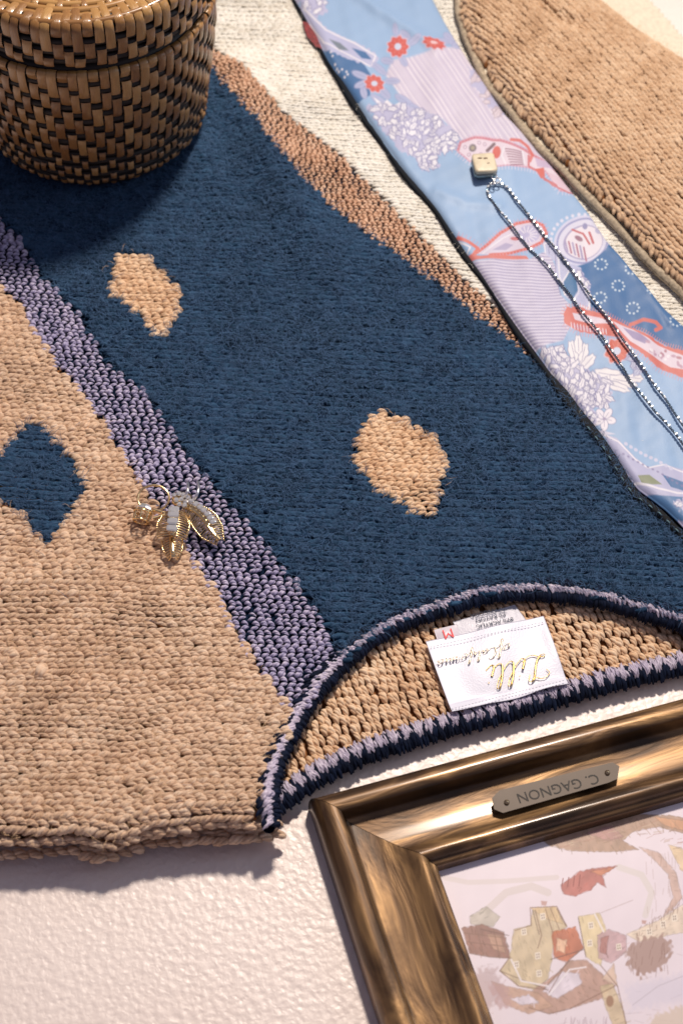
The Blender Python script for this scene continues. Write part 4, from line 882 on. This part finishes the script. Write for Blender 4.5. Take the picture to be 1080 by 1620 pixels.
# ------------------------------------------------------------------ basket
BX, BY, BZ = -.229, 1.083, Z0 + .002
basket = empty('rattan_basket', (BX, BY, BZ)); tag(basket, 'round lidded woven rattan basket standing on the navy knit', 'basket')
def mat_rattan():
    m, t, b = nt_new('lacquered_rattan'); g = N(t, 'ShaderNodeObjectInfo'); ge = N(t, 'ShaderNodeNewGeometry'); tc = N(t, 'ShaderNodeTexCoord')
    mp = N(t, 'ShaderNodeMapping'); mp.inputs['Scale'].default_value = (9, .8, 1); t.links.new(tc.outputs['UV'], mp.inputs[0])
    n = N(t, 'ShaderNodeTexNoise', i_Scale=2.5, i_Detail=4.0); t.links.new(mp.outputs[0], n.inputs['Vector'])
    a = N(t, 'ShaderNodeMath', operation='ADD'); t.links.new(g.outputs['Random'], a.inputs[0]); t.links.new(ge.outputs['Random Per Island'], a.inputs[1])
    fr = N(t, 'ShaderNodeMath', operation='FRACT'); t.links.new(a.outputs[0], fr.inputs[0])
    ad = N(t, 'ShaderNodeMath', operation='MULTIPLY_ADD'); t.links.new(fr.outputs[0], ad.inputs[0]); ad.inputs[1].default_value = .45
    m2 = N(t, 'ShaderNodeMath', operation='MULTIPLY'); t.links.new(n.outputs[0], m2.inputs[0]); m2.inputs[1].default_value = .6; t.links.new(m2.outputs[0], ad.inputs[2])
    col = ramp(t, ad.outputs[0], [(.2, lin((122, 82, 42))), (.5, lin((154, 110, 60))), (.85, lin((190, 148, 90)))])
    t.links.new(col, b.inputs['Base Color']); b.inputs['Roughness'].default_value = .33; b.inputs['Coat Weight'].default_value = .5; b.inputs['Coat Roughness'].default_value = .12
    bump(t, b, n.outputs[0], .5, .0006); return m
M['rattan'] = mat_rattan(); M['rattan_dark'] = mat_flat('shadowed_inner_cane', lin((34, 26, 20)), .6, var=.3, scale=90)  # dark cane: shade of the weave holes put into its colour
HS, HR = .143, .184          # seam and rim heights above the basket's base
def rad(h):                  # outer radius by height
    h = np.asarray(h, float); r = .0955 + .0125 * sstep(0, .9, h / HS) 
    r = np.where(h < .020, r - .016 * (1 - np.clip(h / .020, 0, 1)) ** 2, r)
    r = np.where(h > HR - .007, .1085 - .007 * (1 - np.sqrt(np.clip(1 - ((h - HR + .007) / .007) ** 2, 0, 1))), r); return r
def lathe(prof, n=96):
    prof = np.array(prof); th = np.arange(n) / n * 2 * math.pi
    V = np.stack([prof[:, 0:1] * np.cos(th), prof[:, 0:1] * np.sin(th), np.repeat(prof[:, 1:2], n, 1)], -1).reshape(-1, 3) + (BX, BY, BZ)
    return V, grid_quads(len(prof), n, True)
hs = np.linspace(0, HS - .003, 20); v, q_ = lathe([(.001, .0)] + [(float(rad(h)) - .0060, h) for h in hs] + [(.09, HS - .002), (.001, HS - .002)]); body = link('body', mesh_np('body', v, q_), M['rattan_dark'], basket)
hs = np.linspace(HS + .001, HR - .001, 14); v, q_ = lathe([(.09, HS + .001)] + [(float(rad(h)) - .0060, h) for h in hs] + [(.088, HR - .0035), (.001, HR - .0035)]); lid = link('lid', mesh_np('lid', v, q_), M['rattan_dark'], basket)
# horizontal strands, one ring per course
rings = []
course = .0080
def ringt(h, r, n=120, rr=.0031, fl=.7):
    th = np.arange(n) / n * 6.2832; pth = np.stack([BX + (r) * np.cos(th), BY + r * np.sin(th), np.full(n, BZ + h)], -1); return tube(pth, rr, 8, closed=True)
for h in np.arange(.006, HS - .004, course): rings.append(ringt(h, float(rad(h)) - .0052, rr=.0034))
v, q_, u = merge(rings); tag(link('weavers', mesh_np('weavers', v, q_), M['rattan_dark'], body), kind='stuff')
rings = [ringt(h, float(rad(h)) - .0052, rr=.0034) for h in np.arange(HS + .006, HR - .006, course)]
v, q_, u = merge(rings); tag(link('weavers', mesh_np('weavers', v, q_), M['rattan_dark'], lid), kind='stuff')
rings = [ringt(HR - .0034, r_, rr=.0032) for r_ in np.arange(.022, .102, .0072)]; v, q_, u = merge(rings); tag(link('top_weavers', mesh_np('top_weavers', v, q_), M['rattan'], lid), kind='stuff')
NC = 84; strips = []
def strip(theta, pr, wd, lean=0.0, lift=.0016, thick=.0008):
    """one cane strip over the profile points pr [(r,h)...], bowed outwards, edges turned in"""
    pr = smooth_line(pr, 9, 1) if len(pr) > 2 else resample(pr, 7); n = len(pr); t = np.linspace(0, 1, n); bow = lift * (np.sin(np.pi * t) ** .5) - .0012
    T = np.gradient(pr, axis=0); T /= np.linalg.norm(T, axis=1, keepdims=True); NO = np.stack([T[:, 1], -T[:, 0]], -1)
    c = np.array([-1, -.6, 0, .6, 1.0]); V = []; uvs = []
    for i in range(n):
        for cc in c:
            wv = wd * (1 - .10 * math.sin(math.pi * t[i])) * .5; o_ = bow[i] - .0007 * cc ** 4 - .0001
            rr = pr[i, 0] + NO[i, 0] * o_; hh = pr[i, 1] + NO[i, 1] * o_; a = theta + (cc * wv + lean * (t[i] - .5)) / .105
            V.append((BX + rr * math.cos(a), BY + rr * math.sin(a), BZ + hh)); uvs.append((cc * .5 + theta * 7, t[i] * 2 + theta * 3))
    V = np.array(V); Q = grid_quads(n, 5); return V, Q, np.array(uvs)
for col_ in range(NC):
    th = (col_ + random.uniform(-.08, .08)) / NC * 2 * math.pi
    wd = 2 * math.pi * .1055 / NC * random.uniform(.92, 1.04)
    # body: long floats above, short checker blobs near the base
    h = HS - .004; k = 0
    rowoff = (col_ * 1) % 3
    top = HS - .0035; first = top - (.010 + rowoff * course)
    def prof(h1, h0, m=5): return [(float(rad(x)) , x) for x in np.linspace(h0, h1, m)]
    strips.append((th, prof(top, first)[:-2] + [(float(rad(top)) + .0004, top - .006), (float(rad(top)) + .0010, top - .003), (float(rad(top)) - .0008, top), (float(rad(top)) - .004, top + .0005)], wd, 'body', 1))
    h1 = first - .0048
    while h1 > .054:
        h0 = h1 - (2.2 * course + random.uniform(-.0022, .0016)); strips.append((th, prof(h1, h0), wd * random.uniform(.9, 1.02), 'body', 1)); h1 = h0 - .0072 - random.uniform(-.0008, .0014)
    j = 0
    while h1 > .008:
        h0 = h1 - (.0088 if h1 > .03 else .0062); strips.append((th, prof(h1, max(h0, .002), 4), wd * .74, 'body', 1)); h1 = h0 - .0068
    # lid side, wrapping over the rounded rim
    r1 = HR - .012 - rowoff * course * .85
    arc = [(.1085 - .007 + .007 * math.sin(a), HR - .007 + .007 * math.cos(a)) for a in np.linspace(math.pi / 2, 0, 6)]
    strips.append((th, [(float(rad(x)), x) for x in np.linspace(r1, HR - .0075, 3)] + arc + [(.091 - rowoff * .005, HR)], wd, 'lid', 1))
    h1 = r1 - .0066
    while h1 > HS + .006:
        h0 = max(h1 - 1.7 * course, HS + .001); strips.append((th, prof(h1, h0), wd, 'lid', 1)); h1 = h0 - .0066
    # top of the lid: floats running inwards
    r1 = .091 - rowoff * .005 - .005
    step_ = 1
    while r1 > .02:
        if r1 < .06: step_ = 2
        if r1 < .035: step_ = 4
        r0_ = r1 - .0135
        if col_ % step_ == 0: strips.append((th, [(x, HR - .0004) for x in np.linspace(r1, r0_, 4)], wd * (r1 / .1055) * step_, 'lid', 0))
        r1 = r0_ - .0050
built = []
for th, pr, wd, own, _ in strips:
    v, q_, u = strip(th, pr, wd, lean=random.gauss(.0004, .0005)); c = v.mean(0); px = TOPX(c[None])[0]
    out = np.array([math.cos(th), math.sin(th), 0]); face = -(out @ F_) if pr[0][0] > .088 else .6
    size_ = np.linalg.norm(np.ptp(TOPX(v), axis=0)) * max(face, 0) * (1 if -20 < px[0] and px[1] > -15 else .02)
    built.append((size_, own, v, q_, u))
built.sort(key=lambda b: -b[0]); cnt = {'body': 0, 'lid': 0}; rest = {'body': [], 'lid': []}
for s_, own, v, q_, u in built:
    par = body if own == 'body' else lid
    if cnt[own] < (290 if own == 'body' else 200) and s_ > 4: cnt[own] += 1; link('cane_strip', mesh_np('cane_strip', v, q_, u), M['rattan'], par)
    else: rest[own].append((v, q_, u))
for own, par in (('body', body), ('lid', lid)):
    v, q_, u = merge(rest[own]); tag(link('far_cane_strips', mesh_np('far_cane_strips', v, q_, u), M['rattan'], par), kind='stuff')


# ------------------------------------------------------------------ picture frame
ZF = .016
fc = P1(489, 1264, ZF); fe = P1(1080, 1104, ZF); ux = fe - fc; ux /= np.linalg.norm(ux); vx = np.array([ux[1], -ux[0], 0.0])
LX, LY, FW = .46, .36, .068
pf = empty('picture_frame', tuple(fc - (0, 0, ZF))); tag(pf, 'gilt brown wooden picture frame with a brass name plate, lying at the lower right', 'picture frame')
def mat_frame():
    m, t, b = nt_new('gilt_streaked_wood'); tc = N(t, 'ShaderNodeTexCoord')
    mp = N(t, 'ShaderNodeMapping'); mp.inputs['Scale'].default_value = (.62, 1.05, 1); t.links.new(tc.outputs['UV'], mp.inputs[0])
    n1 = N(t, 'ShaderNodeTexNoise', i_Scale=1.0, i_Detail=5.0, i_Roughness=.5, i_Distortion=.8); t.links.new(mp.outputs[0], n1.inputs['Vector'])
    mp2 = N(t, 'ShaderNodeMapping'); mp2.inputs['Scale'].default_value = (.35, 3.0, 1); t.links.new(tc.outputs['UV'], mp2.inputs[0])
    n2 = N(t, 'ShaderNodeTexNoise', i_Scale=2.2, i_Detail=4.0, i_Roughness=.5); t.links.new(mp2.outputs[0], n2.inputs['Vector'])
    a = N(t, 'ShaderNodeMath', operation='MULTIPLY_ADD'); t.links.new(n1.outputs[0], a.inputs[0]); a.inputs[1].default_value = .85
    m2 = N(t, 'ShaderNodeMath', operation='MULTIPLY'); t.links.new(n2.outputs[0], m2.inputs[0]); m2.inputs[1].default_value = .18; t.links.new(m2.outputs[0], a.inputs[2])
    col = ramp(t, a.outputs[0], [(.36, lin((52, 36, 20))), (.46, lin((84, 60, 36))), (.53, lin((112, 84, 54))), (.60, lin((150, 116, 76))), (.68, lin((100, 74, 46)))])
    t.links.new(col, b.inputs['Base Color']); b.inputs['Metallic'].default_value = .55; b.inputs['Roughness'].default_value = .45
    b.inputs['Coat Weight'].default_value = .5; b.inputs['Coat Roughness'].default_value = .18; bump(t, b, n1.outputs[0], .7, .0020); return m
M['frame'] = mat_frame(); M['frame_dark'] = mat_flat('dark_bronze_side', lin((48, 34, 24)), .35, .3, var=.4, scale=30)
prof = [(.0, .0005), (.0, .012), (.0006, .0165), (.003, .0205), (.0070, .0235), (.0110, .0245), (.0152, .0236), (.0160, .0238), (.0165, .0225), (.0175, .0190), (.0184, .0140), (.0190, .0112), (.0215, .0110), (.026, .0108), (.034, .0108), (.042, .0116), (.048, .0130), (.0515, .0150), (.0545, .0170), (.0575, .0176), (.0600, .0164), (.0612, .0140), (.0616, .0118), (.0630, .0122), (.0650, .0124), (.0656, .0118), (.0660, .0060), (.0670, .0010)]
pr = smooth_line(prof, 70, 1)
corners = [(0, 0), (LX, 0), (LX, LY), (0, LY)]; inn = [(1, 1), (-1, 1), (-1, -1), (1, -1)]
for k in range(4):
    a, b = corners[k], corners[(k + 1) % 4]; ia, ib = inn[k], inn[(k + 1) % 4]; V = []; uv = []; ns_ = 24
    for s in np.linspace(0, 1, ns_):
        for (wv, z) in pr:
            p0 = np.array([a[0] + ia[0] * wv, a[1] + ia[1] * wv]); p1 = np.array([b[0] + ib[0] * wv, b[1] + ib[1] * wv])
            # hair gap at the mitre
            d_ = (p1 - p0) / np.linalg.norm(p1 - p0); p = p0 + d_ * .00025 + (p1 - p0 - d_ * .0005) * s
            V.append(np.array([fc[0], fc[1], 0]) + ux * p[0] + vx * p[1] + (0, 0, z)); uv.append(((p0 + (p1 - p0) * s) @ np.abs(d_) * 22 + k * 7.3, wv * 60 + k * 3.1))
    Q = grid_quads(ns_, len(pr)); 
    if k in (0, 1, 2, 3): Q = Q[:, ::-1]
    link('moulding', mesh_np('moulding', np.array(V), Q, np.array(uv)), M['frame'], pf)
v = box_np(np.array([fc[0], fc[1], .0016]) + ux * LX / 2 + vx * LY / 2, ux * (LX / 2 - .006), vx * (LY / 2 - .006), (0, 0, .0014), .01); link('backing_board', mesh_np('backing_board', *v[:2], smooth=False), M['frame_dark'], pf)
# dark mitre fillet under the hair gap
for cx_, cy_, sx_, sy_ in ((0, 0, 1, 1),):
    V = []
    for (wv, z) in pr:
        for s in (-.0006, .0006): V.append(np.array([fc[0], fc[1], 0]) + ux * (wv + s) + vx * (wv - s) + (0, 0, max(z - .0006, .0004)))
    link('mitre_joint', mesh_np('mitre_joint', np.array(V), grid_quads(len(pr), 2)), mat_flat('dark_joint', lin((14, 12, 14)), .9, var=.1), pf)
# print: a plain snowy village seen upside down
def paint_village(p):
    q = p.p; p.c *= (1 + .02 * wob(q[:, 0], q[:, 1], .05, 91) + .012 * wob(q[:, 0], q[:, 1], .25, 92))[:, None]
    BR, RO, CR, OR, PK, DK, SN = (172, 138, 114), (146, 100, 84), (202, 182, 148), (186, 104, 66), (194, 160, 164), (104, 74, 66), (222, 212, 224)
    rg = random.Random(5)
    def P_(pts, c, al=.92):
        q_ = np.array(pts, float); c = np.array(c); p.poly(q_, c, al, 1.2, 1.0); i = p.box(q_, 2)
        if not len(i): return
        ins = in_poly(p.p[i], q_); v = wob(p.p[i][:, 0], p.p[i][:, 1], .16, int(q_[0, 0])) + .6 * wob(p.p[i][:, 0], p.p[i][:, 1], .5, 3); p.c[i] *= (1 + .10 * v * ins)[:, None]
        lo_, hi_ = q_.min(0), q_.max(0); d_ = math.atan2(q_[1][1] - q_[0][1], q_[1][0] - q_[0][0]) + rg.choice((0, 1.4))
        for _ in range(int((hi_ - lo_).prod() / 90) + 2):
            x, y = rg.uniform(lo_[0], hi_[0]), rg.uniform(lo_[1], hi_[1])
            if not in_poly(np.array([[x, y]]), q_)[0]: continue
            L_ = rg.uniform(3, 9); a_ = d_ + rg.gauss(0, .25); cc = np.clip(c * rg.choice((.78, .88, 1.08)), 0, 250); p.line([(x, y), (x + L_ * math.cos(a_), y + L_ * math.sin(a_))], rg.uniform(.9, 2.0), cc, .55)
        p.line(np.r_[q_, q_[:1]], 1.1, np.clip(c * .62, 0, 255), .45)
    # far slope of trees and rocks
    P_([(852, 1324), (900, 1306), (960, 1296), (1010, 1288), (1060, 1290), (1110, 1300), (1110, 1330), (1080, 1318), (1040, 1308), (1000, 1316), (984, 1330), (1010, 1344), (960, 1348), (900, 1346), (868, 1338)], BR)
    P_([(925, 1318), (965, 1306), (986, 1324), (960, 1330)], (180, 136, 130)); P_([(1034, 1292), (1110, 1302), (1110, 1322), (1050, 1306)], (206, 156, 122))
    for k in range(14): x = 870 + k * 16; p.line([(x, 1322 - k * 2), (x + 14, 1340 - k * 2.2)], 1.3, (168, 134, 112), .6)
    P_([(1010, 1340), (1040, 1348), (1068, 1380), (1078, 1420), (1062, 1440), (1048, 1450), (1064, 1420), (1056, 1384), (1034, 1360)], (200, 170, 158)); P_([(1056, 1336), (1110, 1352), (1110, 1400), (1076, 1376)], (222, 196, 160))
    # smoke
    p.line([(690, 1386), (740, 1396), (800, 1394), (880, 1388)], 8, (208, 196, 190), .55); p.line([(770, 1440), (800, 1412), (840, 1402), (866, 1412)], 12, (204, 192, 184), .55); p.line([(978, 1372), (1014, 1384), (1030, 1412), (1020, 1448)], 10, (212, 204, 196), .6)
    # small red sleigh-like cart
    P_([(886, 1400), (904, 1388), (912, 1380), (936, 1374), (976, 1370), (952, 1384), (958, 1404), (944, 1396), (934, 1408), (908, 1418), (890, 1414)], (178, 96, 84)); P_([(934, 1378), (972, 1372), (950, 1386)], (200, 130, 100))
    for k in range(4): p.line([(890 + k * 9, 1390 - k * 2), (888 + k * 9, 1402)], 1.6, (140, 70, 66))
    # houses, roofs downwards
    P_([(742, 1450), (768, 1434), (790, 1450), (780, 1466), (744, 1462)], (190, 180, 168)); P_([(730, 1468), (762, 1462), (796, 1474), (808, 1516), (774, 1514), (742, 1508)], RO); P_([(770, 1478), (790, 1480), (800, 1508), (780, 1502)], (190, 150, 130))
    P_([(812, 1470), (838, 1464), (842, 1438), (880, 1436), (896, 1466), (876, 1480), (872, 1520), (866, 1548), (846, 1566), (820, 1560), (790, 1536), (806, 1514)], CR); P_([(838, 1436), (880, 1434), (890, 1462), (860, 1452)], (216, 188, 148))
    P_([(872, 1474), (910, 1466), (922, 1500), (896, 1522), (876, 1516)], OR); P_([(880, 1484), (896, 1488), (892, 1508), (880, 1502)], (230, 190, 160)); P_([(914, 1450), (948, 1444), (958, 1470), (950, 1528), (926, 1514)], (220, 200, 158))
    P_([(944, 1480), (962, 1470), (990, 1480), (990, 1506), (966, 1524), (946, 1516)], PK); P_([(950, 1484), (962, 1480), (958, 1510), (948, 1506)], (170, 118, 112)); P_([(840, 1568), (880, 1540), (900, 1520), (926, 1518), (950, 1540), (972, 1560), (950, 1580), (900, 1596), (868, 1604), (836, 1594)], (182, 144, 128))
    P_([(858, 1568), (888, 1538), (914, 1540), (920, 1556), (880, 1580)], SN); P_([(776, 1552), (800, 1560), (850, 1570), (874, 1592), (836, 1604), (800, 1590)], (196, 160, 140)); P_([(806, 1580), (836, 1574), (852, 1586), (824, 1590)], SN)
    P_([(948, 1560), (968, 1556), (986, 1600), (994, 1640), (976, 1640), (956, 1590)], (204, 182, 150)); p.ell(964, 1584, 6, 9, (160, 124, 100)); P_([(970, 1524), (976, 1560), (952, 1548)], (214, 186, 166))
    P_([(990, 1478), (1040, 1456), (1090, 1424), (1110, 1430), (1110, 1470), (1064, 1478), (1010, 1490)], (222, 204, 184))
    p.poly([(990, 1500), (1010, 1486), (1050, 1478), (1064, 1500), (1050, 1530), (1014, 1546), (992, 1530)], (166, 134, 124), .9, 3, 5)
    for k in range(26): x, y = random.uniform(992, 1056), random.uniform(1488, 1536); p.line([(x, y), (x + random.uniform(-4, 2), y + random.uniform(6, 14))], 1.4, (140, 106, 98), .5)
    def win(x, y, r=0.0, s=1):
        p.poly([(x - 4.4, y - 4.6), (x + 3.6, y - 5.8), (x + 4.6, y + 4.6), (x - 3.6, y + 5.8)], (240, 230, 216), .9); p.poly([(x - 2.8, y - 3.2), (x + 2.4, y - 4.0), (x + 3.0, y + 3.2), (x - 2.2, y + 4.2)], (138, 108, 94), .85)
        p.line([(x - .4, y - 4.5), (x + .6, y + 4.6)], 1.1, (238, 228, 214)); p.line([(x - 3, y + .6), (x + 3.2, y - .6)], 1.1, (238, 228, 214))
    for x, y in ((828, 1474), (850, 1512), (816, 1526), (858, 1450), (934, 1464), (932, 1492), (852, 1540), (1048, 1462), (1066, 1452), (1026, 1474), (978, 1498)): win(x, y, .2)
    for a_, b_ in (((760, 1470), (804, 1480)), ((842, 1440), (852, 1478)), ((880, 1438), (894, 1464)), ((790, 1536), (866, 1566)), ((914, 1452), (926, 1514)), ((900, 1520), (860, 1564)), ((870, 1518), (924, 1502))): p.line([a_, b_], 1.6, DK, .7)
    for x, y, s in ((860, 1428, 5), (1018, 1458, 4)): p.poly([(x - s, y - s * .6), (x + s, y - s * .4), (x + s * .6, y + s), (x - s * .8, y + s * .8)], (176, 120, 100), .7)
    # eaves, gables, fences and twigs drawn with the fine brush
    for q_ in ([(806, 1514), (790, 1536), (820, 1560), (866, 1566)], [(838, 1436), (880, 1434), (896, 1466)], [(814, 1472), (840, 1464), (838, 1438)], [(846, 1440), (856, 1480), (850, 1500)], [(862, 1438), (874, 1476)], [(870, 1437), (884, 1470)], [(922, 1500), (896, 1522), (868, 1570)], [(950, 1528), (976, 1560), (994, 1640)], [(836, 1594), (868, 1604), (900, 1596), (972, 1560)], [(742, 1508), (774, 1514), (808, 1516)], [(734, 1476), (800, 1484)], [(738, 1490), (804, 1498)], [(752, 1464), (764, 1510)], [(780, 1470), (790, 1514)]):
        p.line(q_, 1.7, (132, 98, 84), .75)
    for q_ in ([(808, 1518), (824, 1552), (866, 1560)], [(868, 1574), (900, 1534), (926, 1530)], [(940, 1446), (954, 1474)]): p.line(q_, 2.6, (236, 228, 232), .8)
    for k in range(46):
        x, y = rg.uniform(735, 1085), rg.uniform(1500, 1625)
        if 800 < x < 980 and y < 1600: continue
        a_ = rg.uniform(-.5, .3); L_ = rg.uniform(5, 22); p.line([(x, y), (x + L_ * math.cos(a_), y + L_ * math.sin(a_))], 1.0, (172, 156, 160), .45)
    for k in range(34):
        x = rg.uniform(1004, 1085); y = 1478 - (x - 1004) * .6 + rg.uniform(-8, 10); p.line([(x, y), (x + rg.uniform(-3, 6), y + rg.uniform(-12, 10))], 1.3, (138, 104, 90), .6)
    for k in range(60):
        x = rg.uniform(880, 1080); y = 1322 + 12 * math.sin(x * .03) + rg.uniform(-16, 16); p.line([(x, y), (x + rg.uniform(4, 16), y - rg.uniform(1, 5))], rg.uniform(.9, 1.8), rg.choice([(150, 118, 98), (206, 184, 158), (170, 124, 108)]), .5)
    for k in range(26): x, y = rg.uniform(1012, 1070), rg.uniform(1346, 1440); p.line([(x, y), (x + rg.uniform(-2, 4), y + rg.uniform(8, 20))], 1.2, (158, 128, 112), .35)
    p.poly([(735, 1540), (780, 1530), (800, 1570), (770, 1600), (742, 1580)], (170, 140, 140), .55, 6, 6); p.poly([(985, 1560), (1085, 1540), (1085, 1580), (1000, 1600)], (206, 200, 218), .5, 8, 4)
    p.poly([(770, 1556), (800, 1560), (812, 1590), (790, 1596)], (184, 150, 150), .7, 4, 4); p.line([(1000, 1590), (1040, 1560), (1090, 1540)], 1.3, (180, 170, 180), .7); p.line([(1000, 1424), (950, 1444)], 1.5, (180, 160, 160), .6)
    p.poly([(1030, 1610), (1080, 1590), (1110, 1600), (1110, 1660), (1020, 1660)], (206, 186, 164), .7, 4, 4)
    for k in range(18): x = random.uniform(880, 960); p.line([(x, 1612 + random.uniform(-4, 6)), (x + random.uniform(-6, 6), 1626)], 1.5, (180, 160, 170), .6)
org = np.array([fc[0], fc[1], .0036]); a0 = .0655
sg_ = np.r_[np.linspace(a0, .285, 480), np.linspace(.29, LX - a0, 30)]; tg_ = np.r_[np.linspace(a0, .235, 380), np.linspace(.24, LY - a0, 20)]; n1_, n2_ = len(sg_), len(tg_)
s, t = np.meshgrid(sg_, tg_, indexing='ij'); V = org + s[..., None] * ux + t[..., None] * vx; V = V.reshape(-1, 3)
pp = Paint(TOPX(V), (226, 214, 222)); paint_village(pp)
M['paper'] = mat_print('printed_paper', .42, 0, 0, .5); link('village_print', mesh_np('village_print', V, grid_quads(n1_, n2_)[:, ::-1], col=pp.c), M['paper'], pf)
# engraved plate
PLT = [(778, 1262), (790, 1250), (968, 1206), (979, 1212), (976, 1232), (962, 1238), (795, 1286), (781, 1280)]
zp = .0170
w8 = UP(PLT, zp); V = np.concatenate([w8, w8 - (0, 0, .0011)]); nq = [(i, (i + 1) % 8, (i + 1) % 8 + 8, i + 8) for i in range(8)]
me = bpy.data.meshes.new('name_plate'); me.from_pydata([tuple(v) for v in V], [], [tuple(range(7, -1, -1)), tuple(range(8, 16))] + nq); me.update()
plate = link('name_plate', me, mat_flat('dull_brass', lin((84, 74, 66)), .5, .4, var=.08, scale=60), pf)
exn, eyn = axes_from((966, 1222), (786, 1268), zp)
text_mesh('C. GAGNON', mat_flat('engraved_grey', lin((44, 40, 38)), .6, .3), 'lettering', plate, P1(882, 1246.5, zp), exn, eyn, .0100, .0002)
for x, y in ((801, 1269), (960, 1222)):
    c = P1(x, y, zp + .0006); pr_ = [(.0001, .0014), (.0008, .0012), (.0015, .0007), (.0018, 0), (.0018, -.002)]; n = 14; th = np.arange(n) / n * 6.2832
    V = np.array([[(c[0] + r_ * math.cos(a), c[1] + r_ * math.sin(a), c[2] + h_) for a in th] for r_, h_ in pr_]).reshape(-1, 3)
    link('screw', mesh_np('screw', V, grid_quads(5, n, True)[:, ::-1]), mat_flat('brass_screw', (.55, .42, .25), .25, 1.0), plate)
